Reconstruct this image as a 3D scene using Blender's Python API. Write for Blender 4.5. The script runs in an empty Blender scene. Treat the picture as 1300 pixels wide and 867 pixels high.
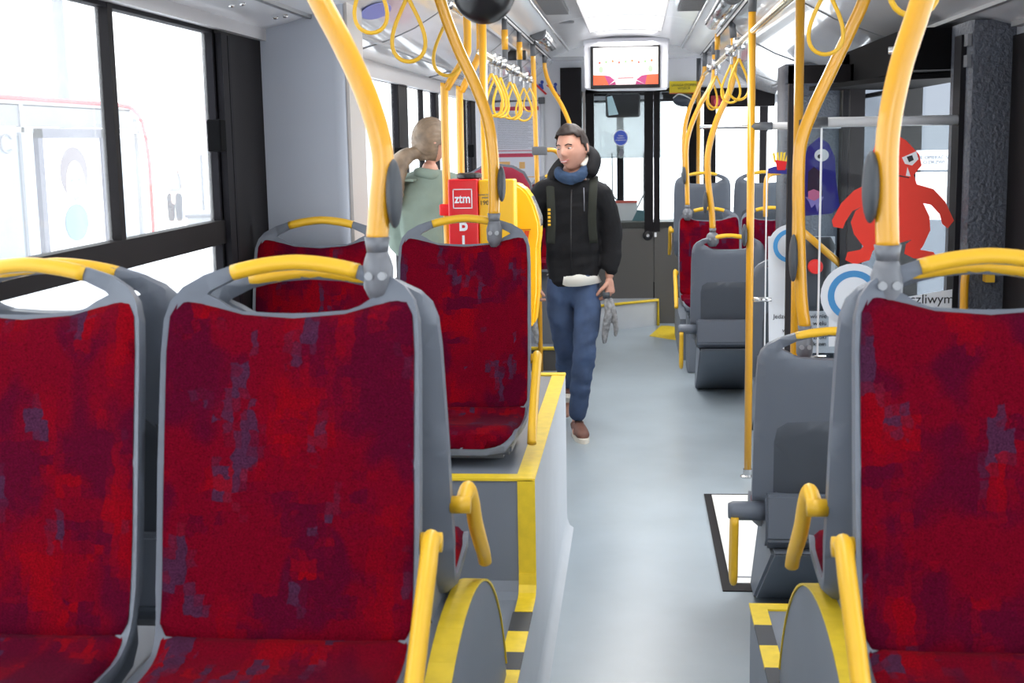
import bpy, bmesh, math, random
from mathutils import Vector, Matrix, Euler, noise
PI = math.pi
S = bpy.context.scene
C = S.collection

# ---------------------------------------------------------------- camera, world, light, exposure
F_PX = 1650.0
cam_d = bpy.data.cameras.new('camera')
cam_d.sensor_width = 36.0
cam_d.lens = 36.0 * F_PX / 1300.0
cam_d.clip_start = 0.05; cam_d.clip_end = 400
cam = bpy.data.objects.new('camera', cam_d); C.objects.link(cam)
# rows: world axes in camera coordinates (1.0 degree of roll, 8.9 of pitch, 5.4 of yaw)
cam.matrix_world = Matrix(((0.99550714, 0.00325471, 0.09463058, 0),
                           (0.09300128, 0.15410789, -0.98366738, 0),
                           (-0.01778488, 0.98804867, 0.15311281, 1.7), (0, 0, 0, 1)))
cam_d.dof.use_dof = True; cam_d.dof.focus_distance = 5.6; cam_d.dof.aperture_fstop = 9.0
S.camera = cam
w = bpy.data.worlds.new('overcast'); S.world = w; w.use_nodes = True
bg = w.node_tree.nodes['Background']
bg.inputs['Color'].default_value = (0.93, 0.97, 1.0, 1); bg.inputs['Strength'].default_value = 2.1
def area(name, loc, rot, sx, sy, power, col=(1, 1, 1)):
    l = bpy.data.lights.new(name, 'AREA'); l.shape = 'RECTANGLE'; l.size = sx; l.size_y = sy
    l.energy = power; l.color = col
    o = bpy.data.objects.new(name, l); o.location = loc; o.rotation_euler = rot; C.objects.link(o)
    return o
# daylight pouring in through the two wide doorways on the right and the rear window
area('rear_window_light', (0, -2.3, 1.7), (math.radians(80), 0, 0), 2.2, 1.0, 8, (0.95, 0.98, 1.0))
area('door_light', (1.6, 5.6, 1.3), (0, math.radians(90), 0), 1.8, 1.3, 14, (0.93, 0.97, 1.0))
S.view_settings.view_transform = 'Standard'; S.view_settings.look = 'None'
S.view_settings.gamma = 1.0; S.view_settings.use_curve_mapping = False
S.view_settings.exposure = 0.92
S.cycles.use_denoising = True
S.cycles.max_bounces = 8; S.cycles.diffuse_bounces = 5; S.cycles.glossy_bounces = 4
S.cycles.transmission_bounces = 6; S.cycles.transparent_max_bounces = 16
S.cycles.sample_clamp_indirect = 6.0; S.cycles.caustics_reflective = False; S.cycles.caustics_refractive = False

# ---------------------------------------------------------------- materials
def lin(c):
    c = c / 255.0
    return c / 12.92 if c <= 0.04045 else ((c + 0.055) / 1.055) ** 2.4
def rgb(r, g, b): return (lin(r), lin(g), lin(b), 1)
def mat(name, col, rough=0.5, metal=0.0, bump=0.0, bscale=200, var=0.0, vscale=5, coat=0.0, emit=None, estr=0.0, spec=0.5):
    m = bpy.data.materials.new(name); m.use_nodes = True
    nt = m.node_tree; p = nt.nodes['Principled BSDF']
    p.inputs['Base Color'].default_value = col
    p.inputs['Roughness'].default_value = rough; p.inputs['Metallic'].default_value = metal
    p.inputs['Coat Weight'].default_value = coat; p.inputs['Specular IOR Level'].default_value = spec
    tc = nt.nodes.new('ShaderNodeTexCoord')
    n = nt.nodes.new('ShaderNodeTexNoise'); n.inputs['Scale'].default_value = vscale; n.inputs['Detail'].default_value = 6
    nt.links.new(tc.outputs['Object'], n.inputs['Vector'])
    mx = nt.nodes.new('ShaderNodeMix'); mx.data_type = 'RGBA'; mx.blend_type = 'MULTIPLY'
    mx.inputs['Factor'].default_value = 1.0
    r = nt.nodes.new('ShaderNodeMapRange'); r.inputs['From Min'].default_value = 0.3; r.inputs['From Max'].default_value = 0.7
    r.inputs['To Min'].default_value = 1 - var; r.inputs['To Max'].default_value = 1 + var * 0.4
    nt.links.new(n.outputs['Fac'], r.inputs['Value'])
    mx.inputs['A'].default_value = col
    nt.links.new(r.outputs['Result'], mx.inputs['B'])
    nt.links.new(mx.outputs['Result'], p.inputs['Base Color'])
    if bump:
        b = nt.nodes.new('ShaderNodeBump'); b.inputs['Strength'].default_value = bump; b.inputs['Distance'].default_value = 0.002
        n2 = nt.nodes.new('ShaderNodeTexNoise'); n2.inputs['Scale'].default_value = bscale; n2.inputs['Detail'].default_value = 3
        nt.links.new(tc.outputs['Object'], n2.inputs['Vector'])
        nt.links.new(n2.outputs['Fac'], b.inputs['Height']); nt.links.new(b.outputs['Normal'], p.inputs['Normal'])
    if emit:
        p.inputs['Emission Color'].default_value = emit; p.inputs['Emission Strength'].default_value = estr
    return m

def fabric(name, cols, s=1.0):
    m = bpy.data.materials.new(name); m.use_nodes = True
    nt = m.node_tree; p = nt.nodes['Principled BSDF']; L = nt.links
    p.inputs['Roughness'].default_value = 0.95; p.inputs['Specular IOR Level'].default_value = 0.05
    p.inputs['Sheen Weight'].default_value = 0.02; p.inputs['Sheen Roughness'].default_value = 0.4
    p.inputs['Sheen Tint'].default_value = (0.8, 0.3, 0.35, 1)
    tc = nt.nodes.new('ShaderNodeTexCoord'); oi = nt.nodes.new('ShaderNodeObjectInfo')
    mu = nt.nodes.new('ShaderNodeVectorMath'); mu.operation = 'SCALE'; mu.inputs[0].default_value = (13, 7, 31)
    L.new(oi.outputs['Random'], mu.inputs['Scale'])
    ad = nt.nodes.new('ShaderNodeVectorMath'); ad.operation = 'ADD'
    L.new(tc.outputs['Object'], ad.inputs[0]); L.new(mu.outputs['Vector'], ad.inputs[1])
    nz = nt.nodes.new('ShaderNodeTexNoise'); nz.inputs['Scale'].default_value = 30; L.new(ad.outputs['Vector'], nz.inputs['Vector'])
    nv = nt.nodes.new('ShaderNodeVectorMath'); nv.operation = 'SCALE'; nv.inputs['Scale'].default_value = 0.030; L.new(nz.outputs['Color'], nv.inputs[0])
    na = nt.nodes.new('ShaderNodeVectorMath'); na.operation = 'ADD'; L.new(ad.outputs['Vector'], na.inputs[0]); L.new(nv.outputs['Vector'], na.inputs[1])
    sn = nt.nodes.new('ShaderNodeVectorMath'); sn.operation = 'SNAP'; sn.inputs[1].default_value = (0.015, 0.019, 0.019); L.new(na.outputs['Vector'], sn.inputs[0])
    def layer(scale, det, off, smooth):
        mp = nt.nodes.new('ShaderNodeMapping'); mp.inputs['Scale'].default_value = scale; mp.inputs['Location'].default_value = off
        L.new((sn if smooth else ad).outputs['Vector'], mp.inputs['Vector'])
        n = nt.nodes.new('ShaderNodeTexNoise'); n.inputs['Scale'].default_value = 1.0; n.inputs['Detail'].default_value = det
        n.inputs['Distortion'].default_value = 0.25
        L.new(mp.outputs['Vector'], n.inputs['Vector']); return n
    def step(n, a, b):
        r = nt.nodes.new('ShaderNodeMapRange'); r.interpolation_type = 'SMOOTHSTEP'
        r.inputs['From Min'].default_value = a; r.inputs['From Max'].default_value = b
        L.new(n.outputs['Fac'], r.inputs['Value']); return r.outputs['Result']
    def mix(f, a, b):
        x = nt.nodes.new('ShaderNodeMix'); x.data_type = 'RGBA'; L.new(f, x.inputs['Factor'])
        for k, v in (('A', a), ('B', b)):
            if isinstance(v, tuple): x.inputs[k].default_value = v
            else: L.new(v, x.inputs[k])
        return x.outputs['Result']
    base = mix(step(layer((7, 3, 5), 2, (1, 2, 3), 0), 0.44, 0.53), cols[0], cols[2])
    base = mix(step(layer((9, 4, 4), 2, (7, 5, 2), 1), 0.50, 0.66), base, cols[1])
    base = mix(step(layer((6, 5, 12), 2, (2, 9, 6), 1), 0.55, 0.68), base, cols[0])
    base = mix(step(layer((17, 6, 7), 3, (11, 3, 8), 1), 0.60, 0.66), base, cols[3])
    base = mix(step(layer((14, 9, 9), 2, (3, 13, 4), 1), 0.60, 0.72), base, cols[1])
    g = layer((420, 420, 420), 2, (0, 0, 0), 0)
    r = nt.nodes.new('ShaderNodeMapRange'); r.inputs['From Min'].default_value = 0.3; r.inputs['From Max'].default_value = 0.7
    r.inputs['To Min'].default_value = 0.55; r.inputs['To Max'].default_value = 1.4; L.new(g.outputs['Fac'], r.inputs['Value'])
    x = nt.nodes.new('ShaderNodeMix'); x.data_type = 'RGBA'; x.blend_type = 'MULTIPLY'; x.inputs['Factor'].default_value = 1
    L.new(base, x.inputs['A']); L.new(r.outputs['Result'], x.inputs['B']); L.new(x.outputs['Result'], p.inputs['Base Color'])
    b = nt.nodes.new('ShaderNodeBump'); b.inputs['Strength'].default_value = 0.4; b.inputs['Distance'].default_value = 0.001
    L.new(g.outputs['Fac'], b.inputs['Height']); L.new(b.outputs['Normal'], p.inputs['Normal'])
    return m

def glass(name, tint=(1, 1, 1, 1), veil=0.0, veilcol=(1, 1, 1, 1), ior=1.35):
    """clear pane: lets daylight through, mirrors a little, may carry a film of dirt"""
    m = bpy.data.materials.new(name); m.use_nodes = True
    nt = m.node_tree; nt.nodes.clear(); L = nt.links
    out = nt.nodes.new('ShaderNodeOutputMaterial')
    tr = nt.nodes.new('ShaderNodeBsdfTransparent'); tr.inputs['Color'].default_value = tint
    gl = nt.nodes.new('ShaderNodeBsdfGlossy'); gl.inputs['Roughness'].default_value = 0.02
    fr = nt.nodes.new('ShaderNodeFresnel'); fr.inputs['IOR'].default_value = ior
    m1 = nt.nodes.new('ShaderNodeMixShader'); ge = nt.nodes.new('ShaderNodeNewGeometry'); iv = nt.nodes.new('ShaderNodeMath'); iv.operation = 'SUBTRACT'; iv.inputs[0].default_value = 1.0; L.new(ge.outputs['Backfacing'], iv.inputs[1])
    fm = nt.nodes.new('ShaderNodeMath'); fm.operation = 'MULTIPLY'; L.new(fr.outputs[0], fm.inputs[0]); L.new(iv.outputs[0], fm.inputs[1])
    L.new(fm.outputs[0], m1.inputs[0]); L.new(tr.outputs[0], m1.inputs[1]); L.new(gl.outputs[0], m1.inputs[2])
    last = m1
    if veil:
        tl = nt.nodes.new('ShaderNodeBsdfTranslucent'); tl.inputs['Color'].default_value = veilcol
        n = nt.nodes.new('ShaderNodeTexNoise'); n.inputs['Scale'].default_value = 3; n.inputs['Detail'].default_value = 6
        tc = nt.nodes.new('ShaderNodeTexCoord'); L.new(tc.outputs['Object'], n.inputs['Vector'])
        r = nt.nodes.new('ShaderNodeMapRange'); r.inputs['From Min'].default_value = 0.3; r.inputs['From Max'].default_value = 0.7
        r.inputs['To Min'].default_value = veil * 0.75; r.inputs['To Max'].default_value = veil * 1.2
        L.new(n.outputs['Fac'], r.inputs['Value'])
        m2 = nt.nodes.new('ShaderNodeMixShader'); L.new(r.outputs['Result'], m2.inputs[0]); L.new(m1.outputs[0], m2.inputs[1]); L.new(tl.outputs[0], m2.inputs[2])
        last = m2
    L.new(last.outputs[0], out.inputs['Surface'])
    return m

M = {}
M['red'] = fabric('red_moquette', [(0.068, 0.001, 0.012, 1), (0.175, 0.0005, 0.005, 1), (0.115, 0.0005, 0.008, 1), (0.050, 0.012, 0.034, 1)])
M['maroon'] = mat('maroon_fabric', rgb(120, 10, 40), 0.9, bump=0.3, bscale=600)
M['shell'] = mat('grey_seat_plastic', rgb(98, 104, 115), 0.45, bump=0.25, bscale=900)
M['shell_dark'] = mat('dark_seat_plastic', rgb(70, 75, 84), 0.6, bump=0.3, bscale=900)
M['yellow'] = mat('yellow_paint', rgb(218, 156, 26), 0.30, coat=0.4)
M['yellow_plastic'] = mat('yellow_plastic', rgb(226, 176, 38), 0.42, var=0.04)
M['yellow_tape'] = mat('yellow_tape', rgb(222, 190, 38), 0.5, var=0.12, vscale=30)
M['black_tape'] = mat('black_tape', rgb(55, 57, 62), 0.6)
M['joint'] = mat('grey_clamp', rgb(112, 114, 120), 0.5, metal=0.2)
M['bolt'] = mat('bolt_grey', rgb(150, 152, 156), 0.4, metal=0.5)
M['sleeve'] = mat('grey_sleeve', rgb(92, 94, 98), 0.5)
M['pad'] = mat('charcoal_pad', rgb(62, 66, 72), 0.55)
M['steel'] = mat('brushed_steel', rgb(200, 200, 200), 0.22, metal=0.9)
M['satin'] = mat('satin_rail', rgb(196, 197, 200), 0.35)
M['chrome_rail'] = mat('gold_tinted_rail', rgb(232, 220, 190), 0.2, metal=0.8)
M['floor'] = mat('speckled_lino', rgb(152, 163, 171), 0.30, bump=0.10, bscale=250, var=0.10, vscale=3)
M['floor_side'] = mat('upturned_lino', rgb(172, 176, 182), 0.45, bump=0.1, bscale=300, var=0.05)
M['podium'] = mat('podium_lino', rgb(112, 118, 128), 0.5, bump=0.2, bscale=400, var=0.06)
M['panel'] = mat('grey_laminate', rgb(166, 172, 184), 0.5, bump=0.08, bscale=700)
M['beige'] = mat('beige_edge', rgb(186, 180, 176), 0.5)
M['frame'] = mat('dark_window_frame', rgb(30, 28, 30), 0.6, bump=0.1, spec=0.12)
M['rubber'] = mat('black_rubber', rgb(26, 25, 30), 0.7, spec=0.15)
M['black'] = mat('black_plastic', rgb(18, 17, 20), 0.35)
M['matt_black'] = mat('matt_black', rgb(12, 12, 14), 0.9, spec=0.1)
M['ceiling'] = mat('ceiling_white', rgb(232, 233, 235), 0.22, coat=0.3, var=0.03)
M['ceil_side'] = mat('ceiling_cove', rgb(226, 227, 231), 0.14, coat=0.5, var=0.02)
M['silver'] = mat('silver_duct', rgb(222, 223, 226), 0.25, metal=0.1)
M['grille'] = mat('grille_grey', rgb(120, 122, 126), 0.5)
M['wall'] = mat('wall_panel', rgb(172, 174, 180), 0.5, bump=0.08, bscale=500)
M['cab'] = mat('cab_grey', rgb(84, 82, 80), 0.5, bump=0.15, bscale=300)
M['cabwall'] = mat('cab_light_wall', rgb(236, 237, 242), 0.5)
M['grain'] = mat('grained_dark_plastic', rgb(84, 88, 98), 0.5, bump=1.0, bscale=70)
_b = [n for n in M['grain'].node_tree.nodes if n.type == 'BUMP'][0]; _b.inputs['Distance'].default_value = 0.012
M['white'] = mat('white_plastic', rgb(232, 234, 238), 0.35)
M['paper'] = mat('white_paper', rgb(236, 236, 238), 0.7)
M['ticket_red'] = mat('ticket_red', rgb(214, 22, 30), 0.35)
M['ticket_yellow'] = mat('ticket_yellow', rgb(244, 186, 14), 0.35)
M['ink'] = mat('black_ink', rgb(40, 40, 46), 0.6)
M['inkgrey'] = mat('grey_ink', rgb(110, 112, 122), 0.6)
M['pink'] = mat('pink_print', rgb(206, 70, 96), 0.6)
M['orange_print'] = mat('orange_print', rgb(240, 190, 120), 0.6)
M['blue'] = mat('blue_print', rgb(52, 84, 190), 0.5)
M['skyblue'] = mat('sky_blue_print', rgb(72, 150, 210), 0.5)
def film(name, col, t=0.45):
    m = bpy.data.materials.new(name); m.use_nodes = True; nt = m.node_tree
    p = nt.nodes['Principled BSDF']; p.inputs['Base Color'].default_value = col; p.inputs['Roughness'].default_value = 0.5
    tl = nt.nodes.new('ShaderNodeBsdfTranslucent'); tl.inputs['Color'].default_value = col
    mx = nt.nodes.new('ShaderNodeMixShader'); mx.inputs[0].default_value = t
    nt.links.new(p.outputs[0], mx.inputs[1]); nt.links.new(tl.outputs[0], mx.inputs[2])
    nt.links.new(mx.outputs[0], nt.nodes['Material Output'].inputs['Surface']); return m
M['sticker_red'] = film('red_sticker', rgb(236, 84, 66)); M['sticker_blue'] = film('blue_sticker', rgb(66, 64, 160))
M['film_white'] = film('white_sticker', rgb(236, 238, 242), 0.35)
M['snow'] = mat('snowy_ground', rgb(238, 240, 244), 0.8, var=0.08, vscale=0.3)
M['glass'] = glass('window_glass', (0.98, 0.99, 0.99, 1), 0.03, ior=1.2)
M['glass_dirty'] = glass('dirty_window_glass', (0.97, 0.98, 0.98, 1), 0.085, ior=1.2)
M['glass_part'] = glass('partition_glass', (0.94, 0.96, 0.96, 1), 0.0, ior=1.2)
M['glass_tint'] = glass('tinted_glass', (0.34, 0.36, 0.39, 1), 0.02)
M['glass_leaf'] = glass('door_leaf_glass', (0.88, 0.90, 0.92, 1), 0.0, ior=1.25)
M['glass_shade'] = glass('sun_shade_film', (0.45, 0.47, 0.48, 1), 0.12, (0.6, 0.62, 0.62, 1))
M['skin'] = mat('skin', rgb(192, 142, 122), 0.5, var=0.08, vscale=20)
M['lip'] = mat('lip', rgb(180, 105, 100), 0.45)
M['eye'] = mat('eye_white', rgb(215, 210, 208), 0.3)
M['hair'] = mat('dark_brown_hair', rgb(40, 28, 24), 0.6, bump=0.6, bscale=120, var=0.3, vscale=60)
M['hair_blond'] = mat('ash_blonde_hair', rgb(122, 104, 86), 0.5, bump=0.5, bscale=60, var=0.4, vscale=22)
M['jacket'] = mat('black_jacket', rgb(24, 24, 27), 0.8, bump=0.6, bscale=60, spec=0.2)
M['strap_olive'] = mat('olive_strap', rgb(30, 33, 26), 0.9)
M['jeans'] = mat('blue_denim', rgb(58, 76, 108), 0.85, bump=0.5, bscale=300, var=0.45, vscale=7)
M['shirt'] = mat('cream_shirt', rgb(226, 224, 216), 0.8)
M['scarf'] = mat('blue_scarf', rgb(46, 68, 98), 0.9, bump=0.7, bscale=90, var=0.3, vscale=30)
M['shoe'] = mat('brown_shoe', rgb(110, 72, 60), 0.6, var=0.2, vscale=30)
M['sole'] = mat('cream_sole', rgb(222, 214, 200), 0.6)
M['glove'] = mat('grey_knit_glove', rgb(150, 150, 152), 0.9, bump=1.0, bscale=200, var=0.6, vscale=35)
M['sage'] = mat('sage_green_jacket', rgb(112, 126, 116), 0.8, bump=0.7, bscale=35, var=0.1, vscale=10)
M['navy'] = mat('dark_trousers', rgb(50, 54, 62), 0.9)

# ---------------------------------------------------------------- mesh helpers
def bx(bm, x0, x1, y0, y1, z0, z1):
    vs = [bm.verts.new(p) for p in ((x0,y0,z0),(x1,y0,z0),(x1,y1,z0),(x0,y1,z0),(x0,y0,z1),(x1,y0,z1),(x1,y1,z1),(x0,y1,z1))]
    for f in ((0,3,2,1),(4,5,6,7),(0,1,5,4),(1,2,6,5),(2,3,7,6),(3,0,4,7)): bm.faces.new([vs[i] for i in f])
    return vs
def box(*a):
    bm = bmesh.new(); bx(bm, *a); return bm
def bbox(x0, x1, y0, y1, z0, z1, r=0.008, seg=3):
    bm = box(x0, x1, y0, y1, z0, z1)
    bmesh.ops.bevel(bm, geom=bm.edges[:], offset=r, segments=seg, affect='EDGES', profile=0.5); return bm
def prism(bm, pts, axis, a, b):
    """extrude the polygon pts along an axis from a to b"""
    def v(p, t):
        return {'x': (t, p[0], p[1]), 'y': (p[0], t, p[1]), 'z': (p[0], p[1], t)}[axis]
    A = [bm.verts.new(v(p, a)) for p in pts]; B = [bm.verts.new(v(p, b)) for p in pts]
    n = len(pts)
    bm.faces.new(A); bm.faces.new(B[::-1])
    for i in range(n): bm.faces.new((A[i], B[i], B[(i+1) % n], A[(i+1) % n]))
    bmesh.ops.recalc_face_normals(bm, faces=bm.faces[:]); return bm
def smooth_path(pts, n=8):
    """Catmull-Rom through pts"""
    P = [Vector(p) for p in pts]; P = [P[0]*2 - P[1]] + P + [P[-1]*2 - P[-2]]
    out = []
    for i in range(1, len(P)-2):
        for k in range(n):
            t = k / n; a, b, c, d = P[i-1:i+3]
            out.append(0.5*((2*b) + (c-a)*t + (2*a-5*b+4*c-d)*t*t + (3*b-a-3*c+d)*t**3))
    out.append(P[-2]); return out
def tube(bm, path, r, seg=14, cap=True, rx=None, up=None):
    """sweep an oval (r, rx) along path; r may be a list"""
    P = [Vector(p) for p in path]; n = len(P); rings = []
    prev = None
    for i in range(n):
        t = (P[min(i+1, n-1)] - P[max(i-1, 0)]).normalized()
        if prev is None:
            u = Vector(up) if up else (Vector((0, 0, 1)) if abs(t.z) < 0.9 else Vector((0, 1, 0)))
        else: u = prev
        u = (u - t*u.dot(t)).normalized(); prev = u
        v = t.cross(u)
        ri = r[i] if isinstance(r, (list, tuple)) else r
        rj = (rx[i] if isinstance(rx, (list, tuple)) else rx) if rx is not None else ri
        rings.append([bm.verts.new(P[i] + u*ri*math.cos(2*PI*k/seg) + v*rj*math.sin(2*PI*k/seg)) for k in range(seg)])
    for a, b in zip(rings, rings[1:]):
        for k in range(seg): bm.faces.new((a[k], a[(k+1) % seg], b[(k+1) % seg], b[k]))
    if cap:
        bm.faces.new(rings[0][::-1]); bm.faces.new(rings[-1])
    return bm
def tb(path, r, **k):
    return tube(bmesh.new(), path, r, **k)
def ell(bm, c, r, u=20, v=12, rot=None):
    m = Matrix.Translation(c) @ (rot.to_matrix().to_4x4() if rot else Matrix()) @ Matrix.Diagonal((r[0], r[1], r[2], 1))
    bmesh.ops.create_uvsphere(bm, u_segments=u, v_segments=v, radius=1, matrix=m); return bm
def lathe(bm, prof, c, axis='z', seg=24):
    rings = []
    for r, h in prof:
        ring = []
        for k in range(seg):
            a = 2*PI*k/seg; x, y = r*math.cos(a), r*math.sin(a)
            p = {'z': (x, y, h), 'y': (x, h, y), 'x': (h, x, y)}[axis]
            ring.append(bm.verts.new(Vector(c) + Vector(p)))
        rings.append(ring)
    for a, b in zip(rings, rings[1:]):
        for k in range(seg): bm.faces.new((a[k], a[(k+1) % seg], b[(k+1) % seg], b[k]))
    bm.faces.new(rings[0][::-1]); bm.faces.new(rings[-1])
    bmesh.ops.recalc_face_normals(bm, faces=bm.faces[:]); return bm
def inside(poly, x, y):
    c = False; j = len(poly) - 1
    for i in range(len(poly)):
        xi, yi = poly[i]; xj, yj = poly[j]
        if (yi > y) != (yj > y) and x < (xj-xi)*(y-yi)/(yj-yi) + xi: c = not c
        j = i
    return c
def segd(poly, x, y):
    d = 9e9
    for i in range(len(poly)):
        ax, ay = poly[i-1]; cx, cy = poly[i]; dx, dy = cx-ax, cy-ay
        t = max(0, min(1, ((x-ax)*dx + (y-ay)*dy) / (dx*dx + dy*dy + 1e-12)))
        d = min(d, math.hypot(x-ax-dx*t, y-ay-dy*t))
    return d
def plate(outer, holes, f, gx=None, gy=None, front=True):
    """flat outline (with holes) in (x, s), cut on a grid; f(x, s, side, dist) -> 3D point; side +1 front, -1 back"""
    bm = bmesh.new()
    for loop in [outer] + holes:
        vs = [bm.verts.new((x, 0, s)) for x, s in loop]
        for i in range(len(vs)): bm.edges.new((vs[i-1], vs[i]))
    bmesh.ops.triangle_fill(bm, edges=bm.edges[:], use_beauty=True, normal=(0, -1, 0))
    xs = [p[0] for p in outer]; ss = [p[1] for p in outer]
    for (lo, hi, g, no, k) in ((min(xs), max(xs), gx, (1, 0, 0), 0), (min(ss), max(ss), gy, (0, 0, 1), 2)):
        if not g: continue
        n = int((hi-lo)/g)
        for i in range(1, n+1):
            co = [0, 0, 0]; co[k] = lo + (hi-lo)*i/(n+1)
            bmesh.ops.bisect_plane(bm, geom=bm.verts[:]+bm.edges[:]+bm.faces[:], plane_co=co, plane_no=no, dist=1e-6)
    bmesh.ops.recalc_face_normals(bm, faces=bm.faces[:])
    edge = [e for e in bm.edges if len(e.link_faces) == 1]
    vs = bm.verts[:]; fs = bm.faces[:]
    back = {v: bm.verts.new(v.co) for v in vs}
    for fc in fs: bm.faces.new([back[v] for v in reversed(fc.verts)])
    for e in edge:
        a, b = e.verts; bm.faces.new((a, b, back[b], back[a]))
    loops = [outer] + holes
    fr = [(v, min(segd(l, v.co.x, v.co.z) for l in loops)) for v in vs]
    for v, d in fr:
        x, s = v.co.x, v.co.z
        v.co = f(x, s, 1, d); back[v].co = f(x, s, -1, d)
    bmesh.ops.recalc_face_normals(bm, faces=bm.faces[:])
    return bm
def join(*bms):
    a = bms[0]
    for b in bms[1:]:
        me = bpy.data.meshes.new('t'); b.to_mesh(me); a.from_mesh(me); bpy.data.meshes.remove(me); b.free()
    return a

# ---------------------------------------------------------------- object helpers
def root_of(o):
    while o.parent: o = o.parent
    return o
def obj(name, bm, m, parent=None, smooth=True, origin=None, angle=40):
    """link a bmesh drawn in world coordinates as one object (child meshes share their thing's origin)"""
    me = bpy.data.meshes.new(name)
    if smooth:
        for f in bm.faces: f.smooth = True
        ca = math.radians(angle)
        for e in bm.edges:
            if len(e.link_faces) == 2 and e.calc_face_angle(0) > ca: e.smooth = False
    if parent is not None: origin = root_of(parent).location
    if origin is None:
        if bm.verts:
            xs = [v.co.x for v in bm.verts]; ys = [v.co.y for v in bm.verts]; zs = [v.co.z for v in bm.verts]
            origin = Vector(((min(xs)+max(xs))/2, (min(ys)+max(ys))/2, min(zs)))
        else: origin = Vector((0, 0, 0))
    origin = Vector(origin)
    bmesh.ops.translate(bm, verts=bm.verts[:], vec=-origin)
    bm.to_mesh(me); bm.free()
    me.materials.append(m)
    o = bpy.data.objects.new(name, me); C.objects.link(o)
    if parent is not None: o.parent = parent
    else: o.location = origin
    return o
def thing(name, label, cat, loc=(0, 0, 0), group=None):
    o = bpy.data.objects.new(name, None); C.objects.link(o); o.empty_display_size = 0.05
    o.location = loc; tag(o, label, cat, group); return o
def tag(o, label, cat, group=None, kind=None):
    if label: o['label'] = label
    if cat: o['category'] = cat
    if group: o['group'] = group
    if kind: o['kind'] = kind
    return o
def struct(name, bm, m, parent=None, smooth=False, label=None):
    o = obj(name, bm, m, parent, smooth)
    if parent is None: o['kind'] = 'structure'
    if label: o['label'] = label
    return o
def copy_tree(o, parent=None):
    c = o.copy(); C.objects.link(c); c.parent = parent
    for ch in list(o.children): copy_tree(ch, c)
    return c
def text(name, s, size, loc, m, parent=None, rot=(PI/2, 0, 0), ext=0.0006, align='CENTER', sx=1.0, off=0.0):
    cu = bpy.data.curves.new(name, 'FONT'); cu.body = s; cu.size = size; cu.extrude = ext
    cu.align_x = align; cu.align_y = 'CENTER'; cu.materials.append(m)
    cu.offset = off
    tmp = bpy.data.objects.new(name, cu); C.objects.link(tmp)
    dg = bpy.context.evaluated_depsgraph_get(); dg.update()
    me = bpy.data.meshes.new_from_object(tmp.evaluated_get(dg)); bpy.data.objects.remove(tmp); bpy.data.curves.remove(cu)
    if not me.materials: me.materials.append(m)
    o = bpy.data.objects.new(name, me); C.objects.link(o); o.rotation_euler = rot; o.scale = (sx, 1, 1)
    if parent is not None:
        o.parent = parent; o.location = Vector(loc) - root_of(parent).location
    else: o.location = loc
    return o

XL, XR = -1.33, 1.29      # inner faces of the side walls
YB, YF = -2.4, 12.0       # rear end and cab partition
# ================================================================ THE SHELL OF THE BUS
struct('floor', box(XL-0.05, XR+0.05, YB, 13.6, -0.08, 0.0), M['floor'])
def wall_with_openings(name, x0, x1, spans, zb, zt, m, ztop=2.3, zbot=0.0, mp=None):
    """solid side wall below and above the glazing and between the windows"""
    bm = bmesh.new(); bx(bm, x0, x1, YB, 13.6, zbot, zb); bx(bm, x0, x1, YB, 13.6, zt, ztop)
    return struct(name, bm, m)
wl = wall_with_openings('wall_left', XL-0.028, XL, None, 0.92, 2.07, M['wall'])
# dark window pillars of the left wall
def dark(name, bm, parent): return obj(name, bm, M['frame'], parent, False)
bm = bmesh.new()
for a, b in ((YB, -1.6), (0.35, 0.6), (4.10, 4.95), (7.32, 7.62), (8.72, 8.85), (10.62, 10.9)):
    bx(bm, XL-0.028, XL+0.010, a, b, 0.92, 2.07)
obj('pillar', bm, M['frame'], wl, False)
# white panels between last left window and the cab
obj('front_panel', box(XL-0.07, XL, 10.9, 12.1, 0.92, 2.05), M['cabwall'], wl, False)

wcount = 0
def window(y0, y1, z0, z1, x, name_i, mullions=(), rail=None, gm='glass', latch=None, side=1, gasket=0.02, mw=0.016):
    """framed side window: rubber gasket, frame, panes, sliding mullions"""
    w_ = struct('window_%d' % name_i, join(box(x-0.028*side, x+0.006*side, y0, y0+gasket, z0, z1), box(x-0.028*side, x+0.006*side, y1-gasket, y1, z0, z1),
                box(x-0.028*side, x+0.006*side, y0, y1, z0, z0+gasket), box(x-0.028*side, x+0.006*side, y0, y1, z1-gasket, z1)), M['rubber'])
    obj('pane', box(x-0.022*side, x-0.017*side, y0+0.01, y1-0.01, z0+0.01, z1-0.01), M[gm], w_, False)
    for my in mullions:
        obj('mullion', box(x-0.026*side, x+0.008*side, my-mw, my+mw, (rail or z0), z1-0.005), M['frame'], w_, False)
    if rail:
        obj('rail', box(x-0.026*side, x+0.014*side, y0, y1, rail-0.075, rail), M['frame'], w_, False)
    if latch:
        for ly, lz in latch:
            l = obj('latch', bbox(min(x, x+0.045*side), max(x, x+0.045*side), ly-0.03, ly+0.03, lz-0.05, lz+0.05, 0.006), M['matt_black'], w_, False)
    return w_
window(0.6, 4.10, 0.92, 2.07, XL, 1, mullions=(3.27,), rail=1.462, gm='glass_dirty', latch=((4.03, 1.73),))
window(-1.6, 0.35, 0.92, 2.07, XL, 2, rail=1.462, gm='glass')
window(4.95, 7.32, 0.92, 2.04, XL, 3, gasket=0.018, rail=1.36, latch=((7.22, 1.62),))
window(7.62, 8.72, 0.92, 2.04, XL, 4, mullions=(8.2,), mw=0.008, gasket=0.018, rail=1.36)
window(8.85, 10.62, 0.92, 2.04, XL, 5, mullions=(10.3,), mw=0.008, gasket=0.018, rail=1.36, latch=((10.45, 1.62),))
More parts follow.
